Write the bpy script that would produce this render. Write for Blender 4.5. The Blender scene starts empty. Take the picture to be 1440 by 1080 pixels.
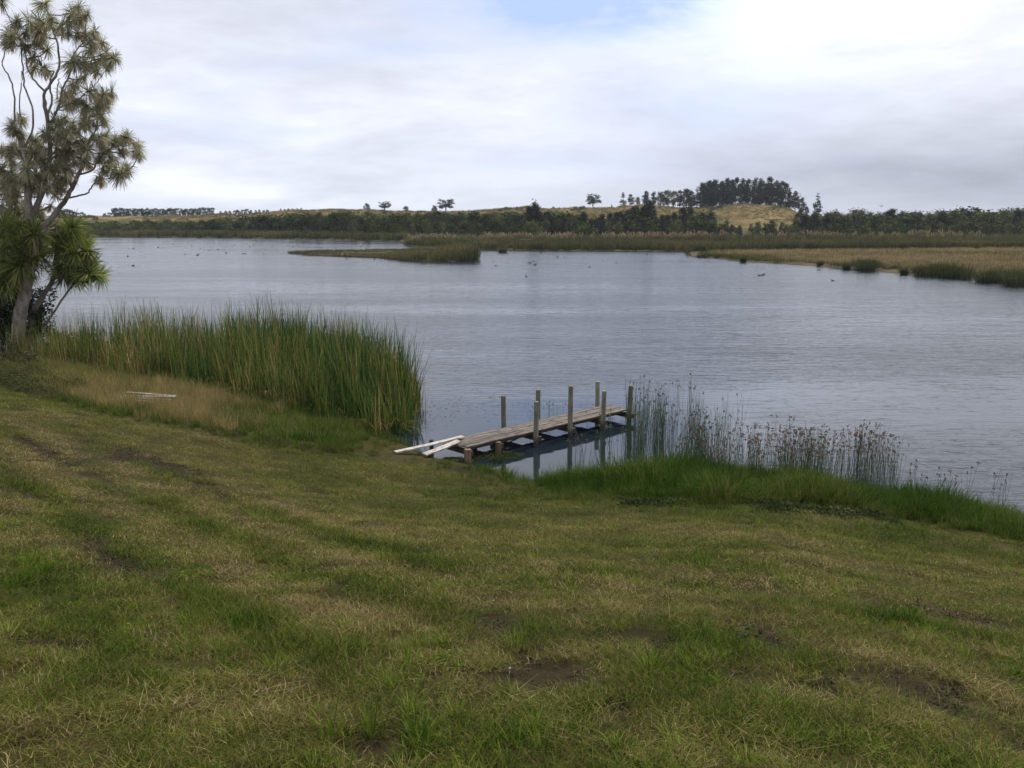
import bpy, math, random
import numpy as np
from mathutils import Vector

# ------------------------------------------------------------------ camera, world, sun, exposure
scene = bpy.context.scene
H, TH, F = 6.4, math.radians(10.8), 1247.0          # eye height over the lake, downward pitch, focal length in photo pixels
CT, ST = math.cos(TH), math.sin(TH)
cd = bpy.data.cameras.new('camera'); cam = bpy.data.objects.new('camera', cd)
scene.collection.objects.link(cam); scene.camera = cam
cam.location = (0, 0, H); cam.rotation_euler = (math.pi/2 - TH, 0, 0)
cd.sensor_width = 36; cd.lens = F/1440*36; cd.clip_start = 0.1; cd.clip_end = 9000
scene.view_settings.view_transform = 'Standard'; scene.view_settings.look = 'None'
scene.view_settings.gamma = 1; scene.view_settings.exposure = 0.10; scene.view_settings.use_curve_mapping = False

SUN_EL, SUN_AZ = math.radians(57), math.radians(40)   # azimuth measured from +Y towards +X
sd = bpy.data.lights.new('sun', 'SUN'); sun = bpy.data.objects.new('sun', sd); scene.collection.objects.link(sun)
sd.energy = 3.7; sd.angle = math.radians(6); sd.color = (1.0, 0.90, 0.74)
sdir = Vector((math.sin(SUN_AZ)*math.cos(SUN_EL), math.cos(SUN_AZ)*math.cos(SUN_EL), math.sin(SUN_EL)))
sun.rotation_euler = sdir.to_track_quat('Z', 'Y').to_euler(); sun.location = (30, 30, 60)

class NT:
    """tiny helper for writing node trees"""
    def __init__(s, tree): s.t = tree; tree.nodes.clear()
    def n(s, typ, **kw):
        nd = s.t.nodes.new(typ)
        for k, v in kw.items(): setattr(nd, k, v)
        return nd
    def put(s, sock, v):
        if isinstance(v, bpy.types.NodeSocket): s.t.links.new(v, sock)
        elif v is not None:
            try: sock.default_value = v
            except Exception: sock.default_value = (v, v, v)
    def math(s, op, a, b=None, c=None, clamp=False):
        nd = s.n('ShaderNodeMath', operation=op, use_clamp=clamp)
        s.put(nd.inputs[0], a); s.put(nd.inputs[1], b)
        if c is not None: s.put(nd.inputs[2], c)
        return nd.outputs[0]
    def vmath(s, op, a, b=None, out=0):
        nd = s.n('ShaderNodeVectorMath', operation=op); s.put(nd.inputs[0], a)
        if b is not None: s.put(nd.inputs[1], b)
        return nd.outputs[out]
    def mix(s, f, a, b, mode='MIX'):
        nd = s.n('ShaderNodeMix', data_type='RGBA', blend_type=mode)
        s.put(nd.inputs[0], f); s.put(nd.inputs[6], a); s.put(nd.inputs[7], b); return nd.outputs[2]
    def noise(s, vec, scale, detail=4, rough=.55, dist=0., out=0):
        nd = s.n('ShaderNodeTexNoise'); s.put(nd.inputs['Vector'], vec); s.put(nd.inputs['Scale'], scale)
        nd.inputs['Detail'].default_value = detail; nd.inputs['Roughness'].default_value = rough
        nd.inputs['Distortion'].default_value = dist; return nd.outputs[out]
    def ramp(s, f, stops, interp='LINEAR'):
        nd = s.n('ShaderNodeValToRGB'); cr = nd.color_ramp; cr.interpolation = interp
        while len(cr.elements) < len(stops): cr.elements.new(.5)
        for e, (p, c) in zip(cr.elements, stops):
            e.position = p; e.color = tuple(c)+(1,) if not isinstance(c, (int, float)) else (c, c, c, 1)
        s.put(nd.inputs[0], f); return nd.outputs[0]
    def maprange(s, v, a, b, c=0., d=1., smooth=True):
        nd = s.n('ShaderNodeMapRange', interpolation_type='SMOOTHSTEP' if smooth else 'LINEAR')
        s.put(nd.inputs[0], v)
        for i, q in enumerate((a, b, c, d)): s.put(nd.inputs[i+1], q)
        return nd.outputs[0]

def build_world():
    w = bpy.data.worlds.new('World'); scene.world = w; w.use_nodes = True
    T = NT(w.node_tree)
    sky = T.n('ShaderNodeTexSky', sky_type='NISHITA', sun_disc=False, sun_elevation=SUN_EL, sun_rotation=SUN_AZ)
    sky.air_density = 1.0; sky.dust_density = 1.2; sky.ozone_density = 1.2
    d = T.n('ShaderNodeTexCoord').outputs['Generated']
    sep = T.n('ShaderNodeSeparateXYZ'); T.put(sep.inputs[0], d)
    x, y, z = sep.outputs
    # stretched direction: cloud decks flatten towards the horizon
    zz = T.math('POWER', T.math('MAXIMUM', z, 0.0), 0.8)
    comb = T.n('ShaderNodeCombineXYZ'); T.put(comb.inputs[0], x); T.put(comb.inputs[1], y); T.put(comb.inputs[2], T.math('MULTIPLY', zz, 3.0))
    v = comb.outputs[0]
    big = T.noise(v, 2.1, 3, .5, .4)
    med = T.noise(T.vmath('ADD', v, (3.1, 1.7, .4)), 5.0, 6, .58, .5)
    fine = T.noise(T.vmath('ADD', v, (7.1, 2.7, 4.4)), 13.0, 6, .6, .3)
    def blob(px, py, sx, sy, power=1.0):
        """soft patch of cloud or clear sky: centre at a direction, widths in radians"""
        dx = (px-720)/F; dy = (540-py)/F
        c = Vector((dx, CT + dy*ST, -ST + dy*CT)).normalized()
        az = math.atan2(c.x, c.y); el = math.asin(c.z)
        a = T.math('DIVIDE', T.math('SUBTRACT', T.math('ARCTAN2', x, y), az), sx)
        e = T.math('DIVIDE', T.math('SUBTRACT', T.math('ARCSINE', z), el), sy)
        r2 = T.math('ADD', T.math('MULTIPLY', a, a), T.math('MULTIPLY', e, e))
        return T.math('EXPONENT', T.math('MULTIPLY', r2, -1.0))
    L = T.math('MULTIPLY_ADD', T.math('SUBTRACT', big, .5), 0.20, 0.865)
    L = T.math('ADD', L, T.math('MULTIPLY', T.math('SUBTRACT', med, .5), 0.50))
    L = T.math('ADD', L, T.math('MULTIPLY', T.math('SUBTRACT', fine, .5), 0.26))
    wob = T.math('MULTIPLY_ADD', T.math('SUBTRACT', med, .5), 2.0, 1.0)
    def add(L, b, k): return T.math('MULTIPLY_ADD', T.math('MULTIPLY', b, wob), k, L)
    L = add(L, blob(1520, 250, .38, .075), -.33)     # grey bank low on the right
    L = add(L, blob(1150, 240, .24, .030), -.10)
    L = add(L, blob(420, 25, .26, .045), -.13)       # grey veil upper left
    L = add(L, blob(1130, -15, .15, .06), .40)       # bright cloud before the sun
    L = add(L, blob(240, 262, .07, .016), .16); L = add(L, blob(370, 272, .05, .012), .16)
    L = add(L, blob(760, 250, .10, .014), .10)
    sun_r = blob(720+F*math.tan(SUN_AZ), -900, .7, .4)
    L = T.math('MULTIPLY_ADD', sun_r, .3, L)
    warm = T.maprange(L, .45, .85)
    cc = T.mix(warm, (.845, .895, 1.08, 1), (.91, .945, 1.07, 1))
    cloud = T.vmath('MULTIPLY', cc, T.math('MULTIPLY', L, 10.0))
    gap = T.math('MULTIPLY', blob(830, 5, .17, .040), 1.35)
    gap = T.math('MAXIMUM', gap, T.math('MULTIPLY', blob(990, 150, .13, .045), .42))
    gap = T.math('MAXIMUM', gap, T.math('MULTIPLY', blob(800, 232, .16, .02), .40))
    gap = T.math('MAXIMUM', gap, T.math('MULTIPLY', T.maprange(big, .58, .72), .6))
    gap = T.math('MULTIPLY', gap, T.maprange(fine, .30, .62, .55, 1.0), clamp=True)
    gap = T.math('MAXIMUM', T.math('MULTIPLY', gap, .88), T.maprange(z, .45, .95, 0, .35))
    blue = T.vmath('ADD', T.vmath('MULTIPLY', sky.outputs[0], (.3, .3, .3)), (3.3, 4.5, 7.8))
    col = T.mix(gap, cloud, blue)
    bg = T.n('ShaderNodeBackground'); T.put(bg.inputs[0], col); bg.inputs[1].default_value = 0.1
    out = T.n('ShaderNodeOutputWorld'); T.t.links.new(bg.outputs[0], out.inputs[0])
build_world()

# ------------------------------------------------------------------ geometry helpers
rng = np.random.default_rng(7); random.seed(7)
COL = scene.collection
def dep(py): return TH + math.atan((py-540)/F)
def zat(py, y): return H - y*math.tan(dep(py))
def at(px, py, y):
    """point at forward distance y seen at photo pixel px, py"""
    z = zat(py, y); return Vector(((px-720)/F*(y*CT + (H-z)*ST), y, z))
def onz(px, py, z=0.0):
    y = (H-z)/math.tan(dep(py)); return Vector(((px-720)/F*(y*CT + (H-z)*ST), y, z))
def xat(px, y, z=0.): return (px-720)/F*(y*CT + (H-z)*ST)

SHORE = np.array([(-90, 50), (-45, 44), (-24, 39), (-17, 36.5), (-13, 33.5), (-8, 29.6), (-5, 26.8), (-3.2, 24.6), (-2.0, 22.9), (-1.0, 22.2),
                  (-.3, 21.4), (.3, 20.7), (1.2, 20.9), (3, 21.2), (5, 21.0), (7, 20.7), (8.6, 19.8), (10, 18.4), (11.6, 17.2), (16, 15.8), (24, 13), (45, 6), (90, -10)], float)
def sdist(x, y):
    """signed distance to the near shoreline, positive on land"""
    x = np.asarray(x, float); y = np.asarray(y, float)
    best = np.full(x.shape, 1e9)
    for (ax, ay), (bx, by) in zip(SHORE[:-1], SHORE[1:]):
        dx, dy = bx-ax, by-ay
        t = np.clip(((x-ax)*dx+(y-ay)*dy)/(dx*dx+dy*dy), 0, 1)
        best = np.minimum(best, np.hypot(x-ax-t*dx, y-ay-t*dy))
    return np.where(y < np.interp(x, SHORE[:, 0], SHORE[:, 1]), best, -best)
def vnoise(x, y, seed=0):
    r = np.random.default_rng(seed); s = 0
    for k in range(5):
        a = r.uniform(0, 6.28); f = r.uniform(.7, 1.6); p = r.uniform(0, 6.28)
        s = s + np.sin((x*math.cos(a)+y*math.sin(a))*f + p + 1.3*np.sin((y*math.cos(a)-x*math.sin(a))*f*.6+p*2))
    return s/5
def ground_z(x, y):
    d = sdist(x, y)
    z = np.interp(d, [-12, -4, -1, -.15, 0, .35, 1.2, 3, 6, 12, 21, 40, 90], [-1.6, -1.0, -.4, -.12, .0, .14, .3, .55, 1.12, 2.6, 4.75, 7, 9])
    land = np.clip(d/3, 0, 1)
    z = z + land*(.10*vnoise(x*.5, y*.5, 3) + .035*vnoise(x*2.1, y*2.1, 4) + .014*vnoise(x*6, y*6, 5))
    return z
def ray_ground(px, py):
    dx = (px-720)/F; dy = (540-py)/F
    D = Vector((dx, CT+dy*ST, -ST+dy*CT)); t = 1.0
    prev = 1
    while t < 70:
        P = Vector((0, 0, H)) + D*t
        if P.z < max(0., float(ground_z(P.x, P.y))): return P
        t += .03
    return P

def link(o, parent=None):
    COL.objects.link(o)
    if parent is not None: o.parent = parent
    return o
def tag(o, label=None, cat=None, group=None, kind=None):
    if label: o['label'] = label
    if cat: o['category'] = cat
    if group: o['group'] = group
    if kind: o['kind'] = kind
    return o
def empty(name, loc=(0, 0, 0), rz=0.):
    o = bpy.data.objects.new(name, None); o.location = loc; o.rotation_euler = (0, 0, rz); o.empty_display_size = .3
    return link(o)
class MB:
    def __init__(s): s.v = []; s.f = []; s.c = []
    def add(s, vs, fs, tint=0.):
        b = len(s.v); s.v.extend([tuple(v) for v in vs]); s.f.extend([tuple(i+b for i in f) for f in fs])
        s.c.extend(tint if hasattr(tint, '__len__') else [tint]*len(vs))
    def tube(s, pts, rad, n=7, tint=0., cap=True):
        pts = [Vector(p) for p in pts]; vs = []; fs = []
        up = Vector((.13, .21, 1)).normalized()
        for i, p in enumerate(pts):
            t = (pts[min(i+1, len(pts)-1)]-pts[max(i-1, 0)])
            t = t.normalized() if t.length > 1e-9 else Vector((0, 0, 1))
            a = t.cross(up)
            if a.length < 1e-3: a = t.cross(Vector((1, 0, 0)))
            a.normalize(); b = t.cross(a)
            r = rad[i] if hasattr(rad, '__len__') else rad
            for k in range(n):
                q = 2*math.pi*k/n; vs.append(p + a*(r*math.cos(q)) + b*(r*math.sin(q)))
        for i in range(len(pts)-1):
            for k in range(n):
                k2 = (k+1) % n; fs.append((i*n+k, i*n+k2, (i+1)*n+k2, (i+1)*n+k))
        if cap: fs.append(tuple(range(n))[::-1]); fs.append(tuple(range((len(pts)-1)*n, len(pts)*n)))
        s.add(vs, fs, tint)
    def strip(s, pts, w, side, tint=0.):
        vs = []; fs = []; n = len(pts)
        for i, p in enumerate(pts):
            ww = w[i]/2
            vs.append(p - side*ww); vs.append(p + side*ww)
        for i in range(n-1): fs.append((2*i, 2*i+1, 2*i+3, 2*i+2))
        s.add(vs, fs, tint)
    def box(s, c, dims, rot=None, jit=0., tint=0.):
        vs = []
        for sx in (-1, 1):
            for sy in (-1, 1):
                for sz in (-1, 1):
                    v = Vector((sx*dims[0]/2, sy*dims[1]/2, sz*dims[2]/2)) + Vector([random.uniform(-jit, jit) for _ in range(3)])
                    if rot is not None: v = rot @ v
                    vs.append(v + Vector(c))
        s.add(vs, [(0, 1, 3, 2), (4, 6, 7, 5), (0, 4, 5, 1), (2, 3, 7, 6), (0, 2, 6, 4), (1, 5, 7, 3)], tint)
    def mesh(s, name, mat, smooth=False):
        m = bpy.data.meshes.new(name); m.from_pydata([tuple(v) for v in s.v], [], s.f)
        a = m.attributes.new('tint', 'FLOAT', 'POINT'); a.data.foreach_set('value', np.array(s.c, dtype=np.float32))
        m.materials.append(mat)
        if smooth: m.polygons.foreach_set('use_smooth', [True]*len(m.polygons))
        m.update(); return m
    def build(s, name, mat, parent=None, smooth=False):
        return link(bpy.data.objects.new(name, s.mesh(name, mat, smooth)), parent)
def grid_mesh(name, X, Y, Z, mat, attrs=None, smooth=True):
    n, m_ = X.shape
    V = np.stack([X, Y, Z], -1).reshape(-1, 3).astype(np.float32)
    idx = np.arange(n*m_).reshape(n, m_)
    Fq = np.stack([idx[:-1, :-1], idx[:-1, 1:], idx[1:, 1:], idx[1:, :-1]], -1).reshape(-1, 4)
    m = bpy.data.meshes.new(name); m.vertices.add(len(V)); m.vertices.foreach_set('co', V.ravel())
    m.loops.add(Fq.size); m.loops.foreach_set('vertex_index', Fq.ravel().astype(np.int32))
    m.polygons.add(len(Fq)); m.polygons.foreach_set('loop_start', np.arange(0, Fq.size, 4, dtype=np.int32))
    m.update(calc_edges=True)
    m.polygons.foreach_set('use_smooth', [smooth]*len(Fq))
    for k, a in (attrs or {}).items():
        at_ = m.attributes.new(k, 'FLOAT', 'POINT'); at_.data.foreach_set('value', a.ravel().astype(np.float32))
    m.materials.append(mat); m.validate(); m.update()
    return link(bpy.data.objects.new(name, m))

def scatter(name, pts, protos, scl, rz, tilt=None, tone=None, pid=None):
    """one object: points that a geometry node tree turns into instances of the prototype meshes"""
    n = len(pts); m = bpy.data.meshes.new(name); m.vertices.add(n)
    m.vertices.foreach_set('co', np.asarray(pts, np.float32).ravel())
    rot = np.zeros((n, 3), np.float32); rot[:, 2] = rz
    if tilt is not None:
        c, s = np.cos(rz), np.sin(rz); gx, gy = tilt
        rot[:, 0] = np.arctan(-gx*s+gy*c); rot[:, 1] = -np.arctan(gx*c+gy*s)
    S = np.asarray(scl, np.float32)
    if S.ndim == 1: S = np.repeat(S[:, None], 3, 1)
    a = m.attributes.new('rot', 'FLOAT_VECTOR', 'POINT'); a.data.foreach_set('vector', rot.ravel())
    a = m.attributes.new('scl', 'FLOAT_VECTOR', 'POINT'); a.data.foreach_set('vector', S.ravel())
    a = m.attributes.new('pid', 'INT', 'POINT'); a.data.foreach_set('value', (rng.integers(0, len(protos), n) if pid is None else np.asarray(pid)).astype(np.int32))
    a = m.attributes.new('tone', 'FLOAT', 'POINT'); a.data.foreach_set('value', (np.zeros(n) if tone is None else tone).astype(np.float32))
    o = link(bpy.data.objects.new(name, m))
    g = bpy.data.node_groups.new(name+'_scatter', 'GeometryNodeTree')
    g.interface.new_socket('Geometry', in_out='INPUT', socket_type='NodeSocketGeometry')
    g.interface.new_socket('Geometry', in_out='OUTPUT', socket_type='NodeSocketGeometry')
    gi = g.nodes.new('NodeGroupInput'); go = g.nodes.new('NodeGroupOutput')
    iop = g.nodes.new('GeometryNodeInstanceOnPoints'); jn = g.nodes.new('GeometryNodeJoinGeometry')
    for p in protos:
        oi = g.nodes.new('GeometryNodeObjectInfo'); oi.inputs['Object'].default_value = p; oi.inputs['As Instance'].default_value = True
        g.links.new(oi.outputs['Geometry'], jn.inputs[0])
    def attr(nm, typ):
        nd = g.nodes.new('GeometryNodeInputNamedAttribute'); nd.data_type = typ; nd.inputs['Name'].default_value = nm; return nd.outputs['Attribute']
    g.links.new(gi.outputs[0], iop.inputs['Points']); g.links.new(jn.outputs[0], iop.inputs['Instance'])
    iop.inputs['Pick Instance'].default_value = True
    g.links.new(attr('pid', 'INT'), iop.inputs['Instance Index'])
    g.links.new(attr('rot', 'FLOAT_VECTOR'), iop.inputs['Rotation']); g.links.new(attr('scl', 'FLOAT_VECTOR'), iop.inputs['Scale'])
    g.links.new(iop.outputs[0], go.inputs[0])
    md = o.modifiers.new('scatter', 'NODES'); md.node_group = g
    return o
def proto(name, mb, mat): return bpy.data.objects.new(name, mb.mesh(name, mat))

# ------------------------------------------------------------------ materials
def principled(T, col, rough=.8, spec=.3, bump=None, bstr=.3, bdist=.02):
    p = T.n('ShaderNodeBsdfPrincipled'); T.put(p.inputs['Base Color'], col); T.put(p.inputs['Roughness'], rough)
    p.inputs['Specular IOR Level'].default_value = spec
    if bump is not None:
        b = T.n('ShaderNodeBump'); T.put(b.inputs['Height'], bump); T.put(b.inputs['Strength'], bstr); b.inputs['Distance'].default_value = bdist
        T.t.links.new(b.outputs[0], p.inputs['Normal'])
    return p
def newmat(name):
    m = bpy.data.materials.new(name); m.use_nodes = True; return m, NT(m.node_tree)
def finish(T, sh):
    o = T.n('ShaderNodeOutputMaterial'); T.t.links.new(sh, o.inputs[0])
def gpos(T): return T.n('ShaderNodeNewGeometry').outputs['Position']
def attrf(T, nm, typ='GEOMETRY'): return T.n('ShaderNodeAttribute', attribute_name=nm, attribute_type=typ).outputs['Fac']
def rnd(T): return T.n('ShaderNodeObjectInfo').outputs['Random']

def leafmat(name, stops, var=.25, nscale=.6, rough=.6, trans=.25, tone=False, spec=.3, n2=False, r0=.75):
    """leaf or stem colour: per-blade tint through a ramp, shifted by a world-space noise and by the plant's own tone"""
    m, T = newmat(name)
    t = attrf(T, 'tint')
    nz = T.noise(gpos(T), nscale, 3, .6)
    t = T.math('ADD', t, T.math('MULTIPLY', T.math('SUBTRACT', nz, .5), var*2))
    if n2: t = T.math('ADD', t, T.math('MULTIPLY', T.math('SUBTRACT', T.noise(gpos(T), nscale*6, 3, .65), .5), var*1.8))
    if tone: t = T.math('ADD', t, attrf(T, 'tone', 'INSTANCER'))
    c = T.ramp(T.math('ADD', t, 0, clamp=True), stops)
    r = T.maprange(rnd(T), 0, 1, r0, 1.95-r0, smooth=False)
    c = T.vmath('MULTIPLY', c, T.vmath('SCALE', (1, 1, 1), None) if False else r)
    p = principled(T, c, .85, spec*.35)
    tr = T.n('ShaderNodeBsdfTranslucent'); T.put(tr.inputs[0], c)
    mx = T.n('ShaderNodeMixShader'); mx.inputs[0].default_value = trans
    T.t.links.new(p.outputs[0], mx.inputs[1]); T.t.links.new(tr.outputs[0], mx.inputs[2])
    finish(T, mx.outputs[0]); return m

M = {}
GREENS = [(0, (.018, .042, .004)), (.25, (.066, .108, .008)), (.5, (.125, .142, .018)), (.68, (.125, .108, .028)), (.82, (.125, .085, .036)), (.93, (.19, .14, .065)), (1, (.30, .235, .12))]
M['grass'] = leafmat('mown_grass_blades', GREENS, .42, .5, .65, .25, True, n2=True, r0=.55)
M['tuft'] = leafmat('green_tuft_blades', [(0, (.030, .075, .004)), (.5, (.10, .17, .012)), (1, (.20, .22, .04))], .2, 1.1, .55, .3, True)
M['bank'] = leafmat('bank_grass_blades', [(0, (.014, .038, .003)), (.4, (.036, .088, .006)), (.75, (.085, .125, .014)), (1, (.20, .16, .06))], .30, .8, .6, .35, True, n2=True)
M['dry'] = leafmat('dry_grass_blades', [(0, (.09, .10, .02)), (.4, (.22, .165, .06)), (1, (.42, .31, .15))], .25, .8, .7, .3, True)
M['reed'] = leafmat('reed_leaves', [(0, (.022, .060, .018)), (.3, (.068, .138, .022)), (.55, (.165, .20, .032)), (.75, (.22, .145, .045)), (1, (.45, .33, .16))], .30, .4, .55, .3, True, n2=True)
M['rush'] = leafmat('rush_stems', [(0, (.035, .075, .028)), (.5, (.08, .12, .04)), (.8, (.17, .10, .06)), (1, (.26, .16, .10))], .12, .8, .6, .1, True)
M['weed'] = leafmat('weed_leaves', [(0, (.022, .040, .010)), (.55, (.055, .070, .020)), (1, (.14, .11, .05))], .3, 1.0, .6, .2, True)
M['flax'] = leafmat('far_reed_leaves', [(0, (.032, .050, .018)), (.4, (.070, .088, .030)), (.75, (.13, .115, .045)), (1, (.22, .165, .085))], .42, .07, .7, .2, True)
M['plume'] = leafmat('plume_grass', [(0, (.20, .15, .08)), (1, (.46, .37, .22))], .2, .2, .8, .3)
M['goldfar'] = leafmat('spit_grass', [(0, (.040, .062, .012)), (.35, (.10, .10, .030)), (.65, (.21, .16, .075)), (1, (.36, .28, .15))], .38, .09, .8, .2, True)
M['cab'] = leafmat('cabbage_tree_leaves', [(0, (.12, .14, .07)), (.5, (.31, .33, .18)), (.85, (.44, .41, .26)), (1, (.46, .37, .25))], .18, .5, .45, .3)
M['cabdark'] = leafmat('cabbage_dark', [(0, (.05, .09, .012)), (.5, (.15, .20, .035)), (.85, (.30, .31, .09)), (1, (.34, .26, .12))], .15, .6, .4, .3)
M['needle'] = leafmat('pine_needles', [(0, (.016, .026, .020)), (.6, (.034, .046, .030)), (1, (.055, .066, .038))], .25, .05, .8, .05)
M['scrub'] = leafmat('scrub_leaves', [(0, (.016, .032, .012)), (.5, (.048, .072, .022)), (1, (.13, .14, .04))], .5, .05, .75, .1, r0=.5)
M['willow'] = leafmat('pale_leaves', [(0, (.035, .052, .018)), (.6, (.085, .10, .034)), (1, (.16, .16, .06))], .35, .05, .75, .15, r0=.55)
M['bush'] = leafmat('dark_bush_leaves', [(0, (.006, .012, .007)), (.7, (.020, .032, .014)), (1, (.05, .055, .025))], .2, 1.2, .6, .1)

def mat_bark(name, c0, c1, sc=5., bd=.07):
    m, T = newmat(name); o = T.n('ShaderNodeTexCoord').outputs['Object']
    st = T.vmath('MULTIPLY', o, (1, 1, .35))
    a = T.noise(st, sc, 6, .65, .4); b = T.noise(st, sc*5, 4, .6)
    c = T.mix(T.maprange(a, .35, .68), c0+(1,), c1+(1,)); c = T.mix(T.maprange(b, .45, .75, 0, .6), c, (.30, .29, .25, 1))
    finish(T, principled(T, c, .9, .15, T.math('ADD', a, T.math('MULTIPLY', b, .4)), .8, bd).outputs[0]); return m
M['bark'] = mat_bark('cabbage_tree_bark', (.13, .105, .085), (.34, .29, .25))
M['farbark'] = mat_bark('pine_bark', (.04, .033, .028), (.10, .085, .07), 2.)
M['palebark'] = mat_bark('pale_bark', (.20, .18, .15), (.34, .31, .27), 2.)
def mat_wood(name, dark, light, green=None, wet=False, axis=(1.6, 22, 22)):
    m, T = newmat(name); o = T.n('ShaderNodeTexCoord').outputs['Object']; r = rnd(T)
    v = T.vmath('ADD', T.vmath('MULTIPLY', o, axis), T.vmath('SCALE', (37., 11., 5.), None))
    cmb = T.n('ShaderNodeCombineXYZ'); T.put(cmb.inputs[0], T.math('MULTIPLY', r, 50.)); v = T.vmath('ADD', T.vmath('MULTIPLY', o, axis), cmb.outputs[0])
    g = T.noise(v, 1.2, 6, .6, .6); s = T.noise(o, 2.6, 5, .6)
    c = T.mix(T.maprange(g, .3, .7), dark+(1,), light+(1,))
    c = T.mix(T.maprange(s, .45, .7, 0, .6), c, (dark[0]*.55, dark[1]*.55, dark[2]*.55, 1))
    if green: c = T.mix(T.maprange(T.noise(o, 1.4, 4, .6), .45, .6, 0, .7), c, green+(1,))
    if wet:
        sp = T.n('ShaderNodeSeparateXYZ'); T.put(sp.inputs[0], gpos(T))
        c = T.mix(T.math('MULTIPLY', T.maprange(T.math('MULTIPLY_ADD', s, .25, sp.outputs[2]), .22, .45, 1, 0), .82), c, (.028, .022, .017, 1))
    c = T.vmath('MULTIPLY', c, T.maprange(r, 0, 1, .72, 1.2, smooth=False))
    finish(T, principled(T, c, .85, .25, g, .6, .01).outputs[0]); return m
M['post'] = mat_wood('weathered_post_wood', (.13, .12, .085), (.27, .25, .185), (.15, .16, .09), True, (20, 20, 1.6))
M['deck'] = mat_wood('weathered_deck_wood', (.075, .064, .052), (.20, .18, .155))
M['beam'] = mat_wood('dark_beam_wood', (.045, .033, .025), (.095, .072, .052))
M['stub'] = mat_wood('brown_stub_wood', (.12, .075, .045), (.24, .165, .11), None, False, (20, 20, 1.6))
def mat_paint():
    m, T = newmat('flaking_white_paint'); o = T.n('ShaderNodeTexCoord').outputs['Object']
    g = T.noise(T.vmath('MULTIPLY', o, (2, 18, 18)), 1.5, 6, .65, .5); s = T.noise(o, 5., 5, .65)
    w = T.mix(s, (.36, .34, .30, 1), (.62, .60, .56, 1))
    c = T.mix(T.maprange(T.math('ADD', g, T.math('MULTIPLY', s, .5)), .72, .84), w, (.20, .165, .13, 1))
    finish(T, principled(T, c, .75, .3, g, .4, .006).outputs[0]); return m
M['white'] = mat_paint()

def mat_ground():
    m, T = newmat('lawn_ground'); p = gpos(T)
    a = T.noise(p, .55, 5, .6); b = T.noise(p, 4., 5, .7); c3 = T.noise(p, 40., 3, .7)
    base = T.ramp(T.math('ADD', T.math('MULTIPLY', a, .7), T.math('MULTIPLY', b, .3)), [(.30, (.022, .030, .005)), (.5, (.045, .042, .010)), (.68, (.075, .055, .022))])
    base = T.mix(T.maprange(c3, .35, .75, .0, .7), base, (.022, .018, .007, 1))
    soil = T.mix(b, (.010, .008, .003, 1), (.046, .036, .016, 1))
    f = T.maprange(T.math('MULTIPLY_ADD', T.math('SUBTRACT', b, .5), 1.8, attrf(T, 'soil')), .25, .5)
    col = T.mix(f, base, soil)
    mud = attrf(T, 'mud'); col = T.mix(mud, col, (.030, .024, .016, 1))
    finish(T, principled(T, col, .95, .1, T.math('ADD', b, T.math('MULTIPLY', c3, .5)), .9, .05).outputs[0]); return m
M['ground'] = mat_ground()
def mat_land(name, stops, scale):
    m, T = newmat(name); p = gpos(T)
    a = T.noise(p, scale, 6, .65, .3); b = T.noise(T.vmath('MULTIPLY', p, (1, .4, 3)), scale*6, 5, .65)
    f = T.math('ADD', T.math('MULTIPLY', a, .6), T.math('MULTIPLY', b, .4))
    finish(T, principled(T, T.ramp(f, stops), .95, .1, b, .8, .6).outputs[0]); return m
M['farland'] = mat_land('far_bank_earth', [(.38, (.035, .034, .02)), (.5, (.06, .052, .032)), (.62, (.10, .08, .05))], .08)
M['dune'] = mat_land('dry_dune_grass', [(.38, (.035, .045, .014)), (.46, (.095, .075, .024)), (.55, (.165, .115, .045)), (.68, (.26, .185, .085))], .05)

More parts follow.
